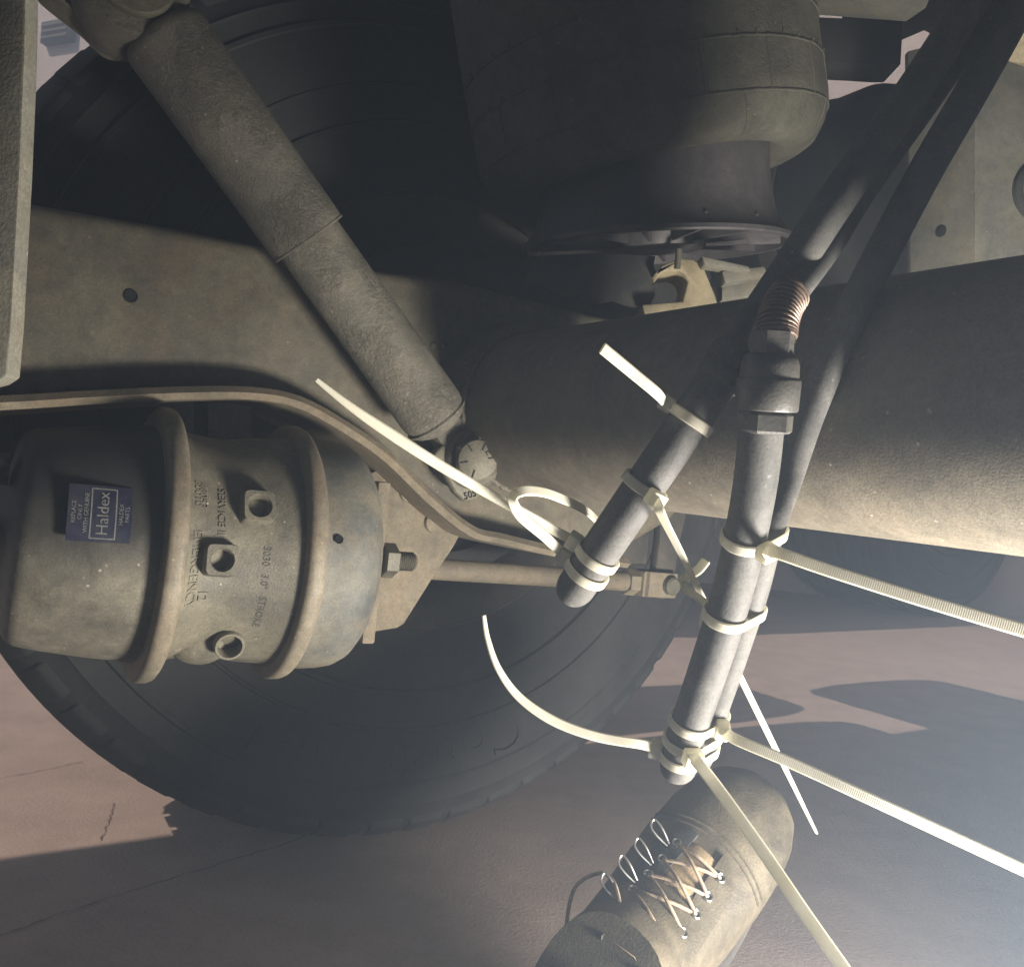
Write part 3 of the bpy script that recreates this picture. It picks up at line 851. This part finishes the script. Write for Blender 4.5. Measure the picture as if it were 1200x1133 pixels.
# ------------------------------------------------------------------ air spring
AS = P(767, 293, 0.86)
UA = (Z + V((-0.165, -0.13, 0))).normalized()
UP_ = (Z + V((-0.10, -0.13, 0))).normalized()
UB_ = (Z + V((-0.25, -0.13, 0))).normalized()
AB = AS + UP_ * 0.06 - UB_ * 0.06
LB = 0.012
t_as = thing("air_spring", "ribbed black rubber air spring on a flared piston above the axle", "air spring", AS)
bm = bmesh.new()
RB = 0.164
lathe(bm, AB, UB_, [(LB + h_, r_ * RB / 0.170) for h_, r_ in ((0.066, 0.108), (0.062, 0.112), (0.057, 0.118), (0.053, 0.127), (0.052, 0.138), (0.054, 0.148), (0.060, 0.157), (0.070, 0.1645), (0.081, 0.1688), (0.095, 0.17), (0.20, 0.17), (0.28, 0.168), (0.32, 0.155), (0.34, 0.12), (0.34, 0.0))], 160, cap=False)
bel = obj("bellows", bm, M_rubber, t_as)
bm = bmesh.new()
ua, ub = frame(UB_, -CF)
def ring_path(h, r, n=180, j=0.0):
    out = []
    for k in range(n + 1):
        th = 2 * math.pi * k / n
        out.append(AB + UB_ * (h + (random.uniform(-j, j) if 0 < k < n else 0)) + (ua * math.cos(th) + ub * math.sin(th)) * (r + 0.0001))
    return out
for h, r in ((LB + 0.081, 0.1688 * RB / 0.17), (LB + 0.122, RB), (LB + 0.158, RB)): tube(bm, ring_path(h, r, j=0.0004), 0.0011, 6, cap=False)
def rr_at(h):
    pr = [(LB + h_, r_ * RB / 0.170) for h_, r_ in ((0.052, 0.138), (0.054, 0.148), (0.060, 0.157), (0.070, 0.1645), (0.081, 0.1688), (0.095, 0.17), (0.30, 0.17))]
    for (a1, r1), (a2, r2) in zip(pr, pr[1:]):
        if a1 <= h <= a2: return r1 + (r2 - r1) * (h - a1) / (a2 - a1)
    return RB
for k in range(17):
    for h0, h1, ph in ((LB + 0.081, LB + 0.122, 0.0), (LB + 0.0535, LB + 0.081, 0.55)):
        th = 2 * math.pi * (k + ph) / 17 + 0.1
        tube(bm, [AB + UB_ * h + (ua * math.cos(th + (0.06 * (LB + 0.081 - h) / 0.03 if h < LB + 0.08 else 0)) + ub * math.sin(th + (0.06 * (LB + 0.081 - h) / 0.03 if h < LB + 0.08 else 0))) * (rr_at(h) + 0.0001) for h in [h0 + (h1 - h0) * i / 8 for i in range(9)]], 0.0009, 6)
for h in (LB + 0.122, LB + 0.158):
    for k in range(44):      # stubs of moulding vents along the seams
        th = 2 * math.pi * (k + random.uniform(-.3, .3)) / 44; e = ua * math.cos(th) + ub * math.sin(th)
        q = AB + UB_ * (h + 0.0005) + e * RB
        tube(bm, [q, q + UB_ * random.uniform(0.002, 0.005) + e * 0.0012], 0.0006, 5)
obj("mould_seam", bm, M_rubber, bel)
ua, ub = frame(UP_, -CF)
bm = bmesh.new()
lathe(bm, AS, UP_, [(0.0, 0.124), (0.0, 0.1285), (0.0015, 0.1295), (0.0050, 0.1290), (0.008, 0.1255), (0.016, 0.1190), (0.030, 0.1130), (0.046, 0.1095), (0.07, 0.107), (0.15, 0.106), (0.15, 0.10), (0.07, 0.101), (0.045, 0.1035), (0.02, 0.113), (0.010, 0.120)], 128, closed_prof=True)
pist = obj("piston", bm, M_piston, t_as)
bm = bmesh.new()
lathe(bm, AS, UP_, [(0.012, 0.122), (0.016, 0.118), (0.016, 0.05), (0.012, 0.05), (0.0, 0.046), (0.0, 0.0)], 64, cap=False); obj("base_web", bm, M_piston, pist)
for k in range(14):
    th = 2 * math.pi * k / 14 + 0.2; e = ua * math.cos(th) + ub * math.sin(th); w = UP_.cross(e)
    bm = bmesh.new(); box(bm, AS + e * 0.085 + UP_ * 0.009, e * 0.036, w * 0.0018, UP_ * 0.007, 0.0006); obj("rib", bm, M_piston, pist)

# seat under the air spring
t_se = thing("spring_seat", "tan channel bracket with bright tabs right under the air spring", "bracket", P(800, 340, 0.84))
sv = 0.80
def c3(x, y, d_): return P(x, y, d_)
bm = bmesh.new()
pl = [c3(x, y, sv) for x, y in ((756, 372), (752, 357), (800, 353), (806, 330), (802, 322), (795, 317), (775, 318), (772, 325), (766, 322), (776, 311), (796, 303), (812, 304), (824, 311), (838, 345), (846, 372))]
prism(bm, pl, CF * 0.05, 0.002)
obj("channel", bm, M_seat, t_se)
for pts_, dd in (((((822, 300), (878, 312), (880, 318), (826, 310))), .78), (((846, 318), (896, 312), (900, 322), (850, 332)), .79), (((846, 332), (905, 318), (905, 345), (846, 352)), .82)):
    bm = bmesh.new(); prism(bm, [c3(x, y, dd) for x, y in pts_], CF * 0.02, 0.0012); obj("tab", bm, M_frame, t_se)
bm = bmesh.new(); lathe(bm, c3(795, 300, .80), Z, [(-0.012, 0.0028), (0.006, 0.0028), (0.006, 0)], 12); obj("pin", bm, M_bolt, t_se)
bm = bmesh.new(); rg = random.Random(3)
edge = [(622, 300), (700, 296), (768, 300), (766, 312), (771, 322), (764, 332), (768, 345), (760, 362), (735, 358), (718, 352), (700, 355), (680, 345), (655, 347), (636, 338), (615, 330)]
prism(bm, [c3(x, y, .815) for x, y in edge], CF * 0.006, 0.001)
tag(obj("rubber_flap", bm, M_dark, origin=c3(700, 330, .815)), "ragged black rubber flap hanging below the air spring piston", "rubber flap")

# ------------------------------------------------------------------ frame parts at upper right
t_fr = thing("frame_bracket", "large dusty folded frame plate with two holes at the upper right", "frame bracket", P(1130, 300, 0.95))
fd = 0.92
f1p = [P(1067, 330, fd), P(1064, 60, fd), P(1142, 40, fd - 0.06), P(1142, 330, fd - 0.06)]
bm = bmesh.new(); prism(bm, f1p, CF * 0.008, 0.001); obj("side_plate", bm, M_frame, t_fr)
f2p = [P(1142, 330, fd - 0.06), P(1142, 40, fd - 0.06), P(1330, 20, fd - 0.02), P(1330, 330, fd - 0.02)]
bm = bmesh.new(); prism(bm, f2p, CF * 0.008, 0.001); obj("front_plate", bm, M_frame, t_fr)
fn = (f1p[3] - f1p[0]).cross(f1p[1] - f1p[0]).normalized(); fn = fn if fn.y < 0 else -fn
for px, py, r in ((1101, 188, 6.5), (1103, 271, 6)):
    d_ = fd - 0.06 * (px - 1066) / 76
    c = P(px, py, d_) + fn * 0.0007; k = d_ / FPX
    bm = bmesh.new(); lathe(bm, c, fn, [(0, r * k * 1.2), (0.0006, r * k), (0.0004, 0)], 20); obj("bolt_hole", bm, M_hole, t_fr)
hc = P(1216, 226, fd - 0.045); k = mpp(hc)
fn2 = (f2p[3] - f2p[0]).cross(f2p[1] - f2p[0]).normalized(); fn2 = fn2 if fn2.y < 0 else -fn2
bm = bmesh.new(); lathe(bm, hc, fn2, [(-0.004, 36 * k), (0.004, 34 * k), (0.006, 30 * k), (0.006, 26 * k), (-0.002, 24 * k), (-0.002, 0)], 40); obj("pivot_boss", bm, M_dark, t_fr)
bm = bmesh.new(); lathe(bm, hc, fn2, [(0.0, 17 * k), (0.012, 17 * k), (0.014, 14 * k), (0.014, 0)], 6); obj("pivot_bolt", bm, M_flange, t_fr, smooth=20)
# flange of the rail, upper right, lit from below
t_rf = thing("rail_flange", "pale underside of a frame rail flange across the top right corner", "frame rail", P(1030, 5, 0.93))
bm = bmesh.new(); prism(bm, [P(955, 18, .98), P(1062, 26, .93), P(1085, 10, .9), P(1110, -50, .80), P(950, -60, .85)], Z * 0.012, 0.001); obj("flange", bm, M_frame, t_rf)
bm = bmesh.new(); prism(bm, [P(1166, 62, .80), P(1184, 74, .795), P(1206, 81, .79), P(1260, 85, .78), P(1260, -30, .72), P(1150, -30, .75)], Z * 0.010, 0.001); obj("gusset", bm, M_seat, t_rf)
# dark cross beam before the bright gap
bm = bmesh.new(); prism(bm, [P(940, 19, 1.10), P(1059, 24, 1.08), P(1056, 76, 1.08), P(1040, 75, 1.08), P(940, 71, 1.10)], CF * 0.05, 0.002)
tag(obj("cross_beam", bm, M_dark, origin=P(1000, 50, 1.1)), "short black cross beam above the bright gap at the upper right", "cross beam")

# ------------------------------------------------------------------ hoses
def hp(l): return spline([P(*q) for q in l], 10)
hoseA = hp([(1190, -70, .46), (1140, 0, .45), (1085, 85, .435), (1030, 165, .42), (975, 242, .405), (925, 318, .402), (880, 385, .396), (845, 440, .392), (800, 505, .395), (755, 570, .402), (712, 633, .41), (676, 686, .422)])
RH = 0.0094
t_A = thing("brake_hose", "black hose from the top right bending to a capped stub at the middle", "hose", P(676, 690, .42))
nA = len(hoseA); cut = int(nA * 6.85 / 11)
bm = bmesh.new(); tube(bm, hoseA[:cut + 3], 0.0088, 28); obj("hose", bm, M_hose, t_A)
bm = bmesh.new(); tube(bm, hoseA[cut - 1:], RH, 32, round_end=0.010); stubA = obj("sleeve", bm, M_hose, t_A)
bm = bmesh.new(); cA = hoseA[cut]; dA = (hoseA[cut + 2] - hoseA[cut - 2]).normalized()
lathe(bm, cA, dA, [(-0.010, 0.0090), (-0.010, 0.0108), (-0.001, 0.0112), (-0.0005, 0.0098), (0.0008, 0.0098), (0.001, 0.0108), (0.006, 0.0108), (0.008, 0.0094)], 40, cap=False); obj("ferrule", bm, M_hose, t_A)
bm = bmesh.new(); vw = (CAM - cA).normalized(); vw = (vw - dA * vw.dot(dA)).normalized()
box(bm, cA - dA * 0.002 + (vw * 0.9 + CR * 0.5).normalized() * 0.0108, dA * 0.006, dA.cross(vw) * 0.0007, vw * 0.0008); obj("ferrule_slot", bm, M_hole, t_A, smooth=0)

hoseB = hp([(900, 425, .372), (894, 480, .374), (886, 560, .386), (871, 640, .404), (850, 722, .420), (823, 805, .438), (802, 868, .452), (795, 896, .458)])
t_B = thing("brake_hose", "black hanging hose with brass hex fitting and coiled guard at its top", "hose", P(795, 905, .458))
bm = bmesh.new(); tube(bm, hoseB, 0.0095, 32, round_end=0.009); obj("hose", bm, M_hose, t_B)
fa = P(896, 500, .375); fbp = P(904, 412, .371); fdv = (fa - fbp).normalized()
def fpx(l): return [((y - 412) / 88 * (fa - fbp).length, r * .373 / FPX) for y, r in l]
bm = bmesh.new(); lathe(bm, fbp, fdv, fpx([(484, 26), (484, 31), (486, 33), (504, 33), (507, 30), (508, 25)]), 6, hint=CR, cap=False); obj("hex_nut", bm, M_brass, t_B, smooth=20)
bm = bmesh.new(); lathe(bm, fbp, fdv, fpx([(443, 30), (444, 36), (446, 37), (479, 36.5), (481, 35), (482, 26)]), 48, cap=False); obj("sleeve", bm, M_brass, t_B)
bm = bmesh.new(); lathe(bm, fbp, fdv, fpx([(413, 20), (415, 27), (420, 31), (428, 33.5), (444, 34), (445, 20)]), 48, cap=False); obj("collar", bm, M_brass, t_B)
bm = bmesh.new(); lathe(bm, fbp, fdv, fpx([(388, 18), (388, 25), (389, 26), (414, 26), (415, 24)]), 6, hint=CR, cap=False); obj("gland_nut", bm, M_brass, t_B, smooth=20)
guard = hp([(909, 395, .371), (912, 374, .373), (921, 352, .380), (942, 326, .398), (972, 286, .42), (1010, 225, .435), (1075, 135, .455), (1150, 30, .475), (1210, -50, .49)])
bm = bmesh.new(); tube(bm, guard, 0.0068, 20); obj("upper_hose", bm, M_hose, t_B)
bm = bmesh.new(); path = []
gl = guard[:23]; turns = 13; ts = tangents(gl)
a, b = frame(ts[0]); fr_ = []
for i, t in enumerate(ts):
    a = (a - t * a.dot(t)).normalized(); fr_.append((gl[i], a.copy(), t.cross(a)))
M_ = turns * 20
for k in range(M_ + 1):
    u = k / M_ * (len(gl) - 1); i = min(int(u), len(gl) - 2); f = u - i
    c = fr_[i][0].lerp(fr_[i + 1][0], f); aa = fr_[i][1].lerp(fr_[i + 1][1], f); bb = fr_[i][2].lerp(fr_[i + 1][2], f); th = 2 * math.pi * k / 20
    path.append(c + (aa * math.cos(th) + bb * math.sin(th)) * 0.0082)
tube(bm, path, 0.00085, 8); obj("coil_guard", bm, M_spring, t_B)

hc_off = CR * 0.0118 + CF * 0.0105
low = [P(*q) for q in [(1230, -60, .455), (1190, 15, .45), (1140, 105, .445), (1085, 200, .44), (1032, 300, .437), (985, 395, .434), (948, 480, .432), (920, 560, .428)]]
jB = [int(len(hoseB) * f) for f in (.40, .53, .67, .81, .93)]
for i, (m_, q_) in zip(jB, ((0.0, 0), (0, 0), (0, 0), (0, 0), (0, 0))): low.append(hoseB[i] + hc_off)
low.append(hoseB[-1] + hc_off * 0.98 + CU * 0.001)
hoseC = spline(low, 10)
t_C = thing("brake_hose", "thinner black hose from the top right strapped behind the hanging hose", "hose", P(820, 900, .46))
bm = bmesh.new(); tube(bm, hoseC, 0.0084, 28, round_end=0.006); obj("hose", bm, M_hose, t_C)

# ------------------------------------------------------------------ cable ties
def near_param(path, px, py):
    best = min(range(len(path)), key=lambda i: (600 + (path[i] - CAM).dot(CR) / (path[i] - CAM).dot(CF) * FPX - px) ** 2 + (566.5 - (path[i] - CAM).dot(CU) / (path[i] - CAM).dot(CF) * FPX - py) ** 2)
    i = max(1, min(best, len(path) - 2)); return path[best], (path[i + 1] - path[i - 1]).normalized()

def hull(pts):
    pts = sorted(set((round(x, 7), round(y, 7)) for x, y in pts))
    def half(ps):
        h = []
        for p in ps:
            while len(h) > 1 and (h[-1][0] - h[-2][0]) * (p[1] - h[-2][1]) - (h[-1][1] - h[-2][1]) * (p[0] - h[-2][0]) <= 0: h.pop()
            h.append(p)
        return h
    a = half(pts); b = half(pts[::-1]); return a[:-1] + b[:-1]

def loop_path(px, py, both, tilt=V((0, 0, 0)), extra=0.0011):
    main = hoseB if both else hoseA
    c, t = near_param(main, px, py); ax = (t + tilt).normalized()
    x = (CR - ax * CR.dot(ax)).normalized(); y = ax.cross(x)
    pts = [(math.cos(2 * math.pi * k / 40) * (0.0095 + extra), math.sin(2 * math.pi * k / 40) * (0.0095 + extra)) for k in range(40)]
    if both:
        # centre of the second hose where it crosses the strap's plane
        j = min(range(len(hoseC)), key=lambda i: abs((hoseC[i] - c).dot(ax)) + (hoseC[i] - c).length * 0.05)
        o2 = hoseC[j] - c; ox, oy = o2.dot(x), o2.dot(y)
        pts += [(ox + a * (0.0084 + extra) / (0.0095 + extra), oy + b * (0.0084 + extra) / (0.0095 + extra)) for a, b in pts]
    h = hull(pts)
    # even spacing
    P3 = [c + x * a + y * b for a, b in h]; out = []
    for a, b in zip(P3, P3[1:] + P3[:1]):
        n = max(1, int((b - a).length / 0.0016))
        for k in range(n): out.append(a.lerp(b, k / n))
    return out, ax, c

def project(p):
    q = p - CAM; return 600 + q.dot(CR) / q.dot(CF) * FPX, 566.5 - q.dot(CU) / q.dot(CF) * FPX

def cable_tie(label, at_, both, head_px, tail, w_band=0.0050, w_tail=0.0048, ribbed=False, taper=None, tilt=V((0, 0, 0)), tail_up=None, head_size=1.0, extra=0.0011):
    lp, ax, c = loop_path(at_[0], at_[1], both, tilt, extra)
    # the head sits on the band where it shows nearest to head_px
    cand = min(lp, key=lambda p: (project(p)[0] - head_px[0]) ** 2 + (project(p)[1] - head_px[1]) ** 2 + (0 if (p - c).dot(CF) < 0.004 else 300))
    t = thing("cable_tie", label, "cable tie", cand, "cream nylon cable ties round the hoses")
    bm = bmesh.new(); ribbon(bm, lp, ax, w_band, 0.0013, cyc=True); obj("band", bm, M_tie, t)
    out = (cand - c); out = (out - ax * out.dot(ax)).normalized(); side = ax.cross(out)
    hd = cand + out * 0.0022
    bm = bmesh.new(); s = head_size
    box(bm, hd, ax * 0.0037 * s, side * 0.0041 * s, out * 0.0032 * s, 0.0011)
    hh_ = obj("head", bm, M_tie, t)
    if tail:
        pts = [hd + out * 0.001] + [P(*q) for q in tail]
        path = spline(pts, 12)
        wd = []
        ts = tangents(path)
        for i, tg in enumerate(ts):
            f = i / (len(ts) - 1)
            fac = tail_up(f) if tail_up else -CF
            w_ = tg.cross(fac)
            if w_.length < 1e-4: w_ = CR
            w_.normalize()
            if wd and w_.dot(wd[-1]) < 0: w_ = -w_
            wd.append(w_)
        def wf(f):
            if taper and f > taper: return w_tail * (1 - 0.62 * (f - taper) / (1 - taper))
            return w_tail
        bm = bmesh.new(); ribbon(bm, path, wd, wf, 0.0013); obj("tail", bm, M_tie_ribbed if ribbed else M_tie, t)
    return t

face_r = lambda f: (-CF + CR * 0.25 - CU * 0.15)
cable_tie("cable tie highest on the capped stub, cut tail pointing up left", (803, 492), False, (781, 473), [(770, 461, .372), (740, 436, .362), (706, 408, .352)], tail_up=face_r)
cable_tie("cable tie at mid stub with a long tail passing behind the hanging hose", (752, 568), False, (766, 585), [(775, 603, .385), (800, 652, .415), (822, 698, .46), (862, 782, .53), (912, 884, .60), (957, 976, .67)], taper=0.80, w_tail=0.0052, tail_up=lambda f: (-CF - CR * 0.75))
cable_tie("cable tie near the stub end with a long pointed tail up to the left", (690, 644), False, (667, 631), [(640, 616, .408), (590, 588, .395), (520, 548, .378), (445, 500, .362), (405, 472, .354), (371, 445, .348)], taper=0.62, w_tail=0.0046)
cable_tie("cable tie lowest on the capped stub, its tail curling into a loop", (680, 664), False, (655, 642), [(640, 630, .405), (612, 606, .388), (601, 588, .380), (606, 578, .379), (622, 575, .383), (650, 581, .398), (690, 601, .425), (708, 625, .450), (714, 655, .452)], w_tail=0.0048, tail_up=lambda f: (-CF * 1.0 + CU * 0.35 - CR * (0.25 if f < .45 else -0.15)))
cable_tie("upper cable tie on both hanging hoses, thick ribbed tail running right", (873, 634), True, (892, 642), [(905, 646, .378), (970, 668, .372), (1080, 703, .366), (1210, 742, .36)], ribbed=True, w_tail=0.0055, w_band=0.0054, head_size=1.05)
cable_tie("cable tie at mid height of the hanging hoses, short curled tail behind", (850, 722), True, (858, 716), None, w_band=0.0054)
last = bpy.data.objects["cable_tie.005"]
pts = [P(*q) for q in [(842, 726, .445), (826, 706, .448), (806, 692, .45), (800, 684, .45), (804, 677, .452), (818, 668, .456), (827, 657, .46)]]
pth = spline(pts, 10); bm = bmesh.new(); ribbon(bm, pth, CU * 0.7 + CF * 0.6 + CR * 0.2, 0.0052, 0.0013); obj("tail", bm, M_tie, last)
for ch in list(last.children):
    if ch.name.startswith("head"):
        ch.location = CF * 0.030 + CR * -0.004
cable_tie("top one of three low cable ties, ribbed tail running down right", (811, 848), True, (846, 861), [(862, 866, .436), (930, 895, .425), (1050, 950, .41), (1210, 1024, .40)], ribbed=True, w_tail=0.0056, w_band=0.0054, head_size=1.1)
cable_tie("middle one of three low cable ties, smooth broad tail down to the bottom edge", (805, 868), True, (809, 881), [(815, 890, .432), (846, 930, .425), (896, 1000, .41), (945, 1072, .395), (1000, 1150, .38)], w_tail=0.0060, w_band=0.0054, head_size=1.15)
cable_tie("bottom one of three low cable ties, curved pointed tail up left", (799, 885), True, (765, 876), [(752, 872, .452), (700, 863, .45), (650, 845, .448), (610, 818, .445), (585, 785, .442), (572, 750, .44), (567, 721, .438)], taper=0.45, w_tail=0.0050, w_band=0.0054, head_size=1.05, tail_up=lambda f: (-CF * (1 - 0.45 * f) + CR * 0.35 * f + CU * 0.3))

# ------------------------------------------------------------------ boot and leg of a person
TOE = P(888, 930, 0.67)
def cv(r, u, f): return CR * r + CU * u + CF * f
FF = cv(0.66, 0.62, 0.40).normalized()
UU = cv(-0.35, 0.30, -0.85); UU = (UU - FF * UU.dot(FF)).normalized()
LL = UU.cross(FF).normalized()
BS = 0.95
HEEL = TOE - (FF * 0.285 + UU * 0.045) * BS
def ft(x, y, z): return HEEL + (FF * x + LL * y + UU * z) * BS
M_leather = dusty("boot_leather", (0.042, 0.035, 0.025), (0.15, 0.125, 0.083), 0.48, rough=0.6, bump=0.35, spots=0.0, blotch=30)
M_leather_d = dusty("boot_leather_dark", (0.03, 0.03, 0.03), (0.08, 0.075, 0.06), 0.3, rough=0.8, bump=0.4, spots=0)
M_tongue = dusty("boot_tongue", (0.16, 0.12, 0.07), (0.36, 0.27, 0.16), 0.5, rough=0.7, bump=0.3, spots=0, blotch=40)
M_sole = dusty("boot_sole", (0.03, 0.028, 0.026), (0.12, 0.10, 0.08), 0.4, rough=0.85, bump=0.3, spots=0)
M_lace = dusty("lace_cord", (0.22, 0.16, 0.11), (0.42, 0.34, 0.26), 0.5, rough=0.8, bump=0.2, spots=0, blotch=200)
M_metal = plain("eyelet_metal", (0.45, 0.44, 0.42), 0.35, 1.0)
M_cloth = dusty("trouser_cloth", (0.022, 0.026, 0.036), (0.06, 0.06, 0.06), 0.3, rough=0.95, bump=0.5, spots=0, fine=1500)
t_p = thing("person", "person's scuffed brown laced work boot pointing up right at the bottom", "person", HEEL)
spine = [((0.288, 0.040), 0.012, 0.010), ((0.284, 0.043), 0.026, 0.020), ((0.274, 0.047), 0.037, 0.029), ((0.258, 0.051), 0.044, 0.036), ((0.235, 0.054), 0.048, 0.040), ((0.205, 0.058), 0.049, 0.043), ((0.17, 0.064), 0.047, 0.047), ((0.14, 0.073), 0.044, 0.054), ((0.105, 0.088), 0.042, 0.062), ((0.078, 0.120), 0.042, 0.062)]
def boot_ring(i, grow=0.0, n=32):
    (x, z), w, h = spine[i]
    (xa, za), _, _ = spine[max(i - 1, 0)]; (xb, zb), _, _ = spine[min(i + 1, len(spine) - 1)]
    tx, tz = xb - xa, zb - za; m = math.hypot(tx, tz); tx /= m; tz /= m
    nx, nz = tz, -tx
    if nz < 0 and i < 8: nx, nz = -nx, -nz
    if i >= 8: nx, nz = (tz, -tx) if tz > 0 else (-tz, tx)
    out = []
    for k in range(n):
        th = 2 * math.pi * k / n; c_, s_ = math.cos(th), math.sin(th)
        e = 0.86; a = math.copysign(abs(c_) ** e, c_) * (w + grow); b_ = math.copysign(abs(s_) ** e, s_) * (h + grow)
        out.append(ft(x + nx * b_, a, z + nz * b_))
    return out
bm = bmesh.new(); loft(bm, [boot_ring(i) for i in range(len(spine))])
bmesh.ops.subdivide_edges(bm, edges=bm.edges, cuts=1, smooth=0.9, use_grid_fill=True)
obj("boot_upper", bm, M_leather, t_p, smooth=60)
def boot_top(x, y=0.0, lift=0.0):
    """a point on the upper at length x from the heel and y across"""
    xs = [(s_[0][0], s_[0][1], s_[1], s_[2]) for s_ in spine[:9]]
    for (x1, z1, w1, h1), (x2, z2, w2, h2) in zip(xs, xs[1:]):
        if x2 <= x <= x1:
            f = (x - x2) / (x1 - x2); z, w, h = z2 + (z1 - z2) * f, w2 + (w1 - w2) * f, h2 + (h1 - h2) * f
            yy = max(-0.98, min(0.98, y / w)); s_ = (1 - abs(yy) ** (2 / 0.86)) ** (0.86 / 2)
            sl = (z1 + h1 - z2 - h2) / (x1 - x2)
            nx = -sl; m = math.hypot(nx, 1)
            return ft(x, y, z + h * s_) + (FF * (nx / m) + UU / m + LL * (yy * 0.7)).normalized() * lift
    return ft(x, y, 0.1)
# toe cap seam
bm = bmesh.new()
for xs_ in (0.224, 0.219):
    tube(bm, [boot_top(xs_ - 0.012 * (abs(y) / 0.046) ** 2, y, 0.0006) for y in [-0.046 + 0.092 * i / 24 for i in range(25)]], 0.0012, 6)
obj("toe_cap_seam", bm, M_leather, t_p)
# tongue
bm = bmesh.new()
rings = []
for i in range(13):
    x = 0.205 - 0.095 * i / 12; w = 0.012 + 0.006 * min(1, i / 4)
    rings.append([boot_top(x, -w, 0.001), boot_top(x, -w * 0.4, 0.0035 + 0.0015 * math.sin(i * 1.7)), boot_top(x, w * 0.4, 0.0035 + 0.0015 * math.cos(i * 1.4)), boot_top(x, w, 0.001)])
loft(bm, rings, closed=False); obj("tongue", bm, M_tongue, t_p, smooth=60)
for sg in (-1, 1):
    bm = bmesh.new(); rings = []
    for i in range(15):
        x = 0.212 - 0.105 * i / 14; y0 = 0.010 + 0.004 * i / 14; y1 = y0 + 0.019 * min(1, 0.35 + i / 4)
        rings.append([boot_top(x, sg * y0, 0.0005), boot_top(x, sg * y0, 0.0042), boot_top(x, sg * (y0 + y1) / 2, 0.0044), boot_top(x, sg * y1, 0.0040), boot_top(x, sg * y1, 0.0002)])
    loft(bm, rings); obj("eyelet_flap", bm, M_leather if sg < 0 else M_leather_d, t_p, smooth=50)  # one flap takes a darker leather tone than the other
ey = {}
for i in range(6):
    for sg in (-1, 1):
        x = 0.196 - 0.0165 * i; y = sg * (0.017 + 0.003 * i / 5)
        c = boot_top(x, y, 0.0050); nrm = (boot_top(x, y, 0.02) - boot_top(x, y, 0.0)).normalized()
        ey[(i, sg)] = c
        bm = bmesh.new()
        lathe(bm, c, nrm, [(-0.0012, 0.0034), (0.0006, 0.0033), (0.0011, 0.0027), (0.0006, 0.0019), (-0.001, 0.0018)], 16, cap=False); obj("eyelet", bm, M_metal, t_p)
for i in range(5):
    for sg in (-1, 1):
        a, b = ey[(i, sg)], ey[(i + 1, -sg)]
        mid = (a + b) / 2 + UU * (0.007 + 0.002 * sg)
        bm = bmesh.new(); tube(bm, spline([a - UU * 0.001, a.lerp(mid, .55) + UU * 0.0015, mid, b.lerp(mid, .55) + UU * 0.001, b - UU * 0.001], 6), 0.0012, 8); obj("lace", bm, M_lace, t_p)
bm = bmesh.new(); tube(bm, spline([ey[(0, -1)] - UU * .001, (ey[(0, -1)] + ey[(0, 1)]) / 2 + UU * .006, ey[(0, 1)] - UU * .001], 8), 0.0012, 8); obj("lace", bm, M_lace, t_p)
for k in range(4):
    s0_ = boot_top(0.190 - 0.019 * k, 0.021, 0.004)
    pts = [s0_, s0_ + UU * 0.004 + LL * 0.009, s0_ + UU * 0.006 + LL * 0.015 + FF * 0.002, s0_ + UU * 0.006 + LL * 0.016 + FF * 0.007, s0_ + UU * 0.005 + LL * 0.009 + FF * 0.006, s0_ + FF * 0.002]
    bm = bmesh.new(); tube(bm, spline(pts, 7), 0.0009, 8); obj("lace_hook", bm, M_metal, t_p)
pts = [boot_top(0.125, 0.012, 0.006), boot_top(0.135, 0.026, 0.014), boot_top(0.140, 0.042, 0.012), boot_top(0.120, 0.048, 0.010), boot_top(0.095, 0.036, 0.012), boot_top(0.085, 0.016, 0.010)]
bm = bmesh.new(); tube(bm, spline(pts, 8), 0.0013, 8); obj("lace_bow", bm, M_lace, t_p)
# sole
out = []
for i in range(44):
    th = 2 * math.pi * i / 44; x = 0.142 + math.cos(th) * 0.158; w = (0.051 if x > 0.15 else 0.040 + 0.011 * max(0, x) / 0.15)
    out.append((x, math.copysign(abs(math.sin(th)) ** 0.75, math.sin(th)) * w))
bm = bmesh.new(); prism(bm, [ft(x, y, -0.004 + 0.012 * max(0, (x - 0.22) / 0.08) ** 2) for x, y in out], UU * 0.026, 0.003); obj("sole", bm, M_sole, t_p)
# trouser leg, lying back along the ground towards the viewer
ank = ft(0.064, 0, 0.17)
ank = ft(0.072, 0, 0.10)
leg = spline([ank, ank + UU * 0.02 - Z * 0.03, V((ank.x - 0.03, ank.y - 0.10, 0.060)), V((ank.x - 0.07, ank.y - 0.25, 0.060)), V((ank.x - 0.10, ank.y - 0.45, 0.065))], 8)
bm = bmesh.new(); tube(bm, leg, lambda f: 0.047 + 0.014 * f + 0.003 * math.sin(f * 31), 32)
for v in bm.verts:
    v.co.z = max(v.co.z, 0.004)
obj("trouser_leg", bm, M_cloth, t_p, smooth=70)

# ------------------------------------------------------------------ even volume added to stand in for lens glare
HZ = 0.17
bm = bmesh.new(); box(bm, V((0, 0, 1.62)), V((40, 0, 0)), V((0, 40, 0)), V((0, 0, 2.62)))
hzo = obj("glare_haze", bm, None, smooth=0); hzo['kind'] = 'stuff'
m = bpy.data.materials.new("glare_air"); m.use_nodes = True; nt = m.node_tree
nt.nodes.remove(nt.nodes["Principled BSDF"])
pv = nt.nodes.new("ShaderNodeVolumePrincipled"); pv.inputs["Color"].default_value = (0.62, 0.77, 1.0, 1); pv.inputs["Density"].default_value = HZ; pv.inputs["Anisotropy"].default_value = 0.5
nt.links.new(pv.outputs[0], nt.nodes["Material Output"].inputs["Volume"])
hzo.data.materials.append(m)
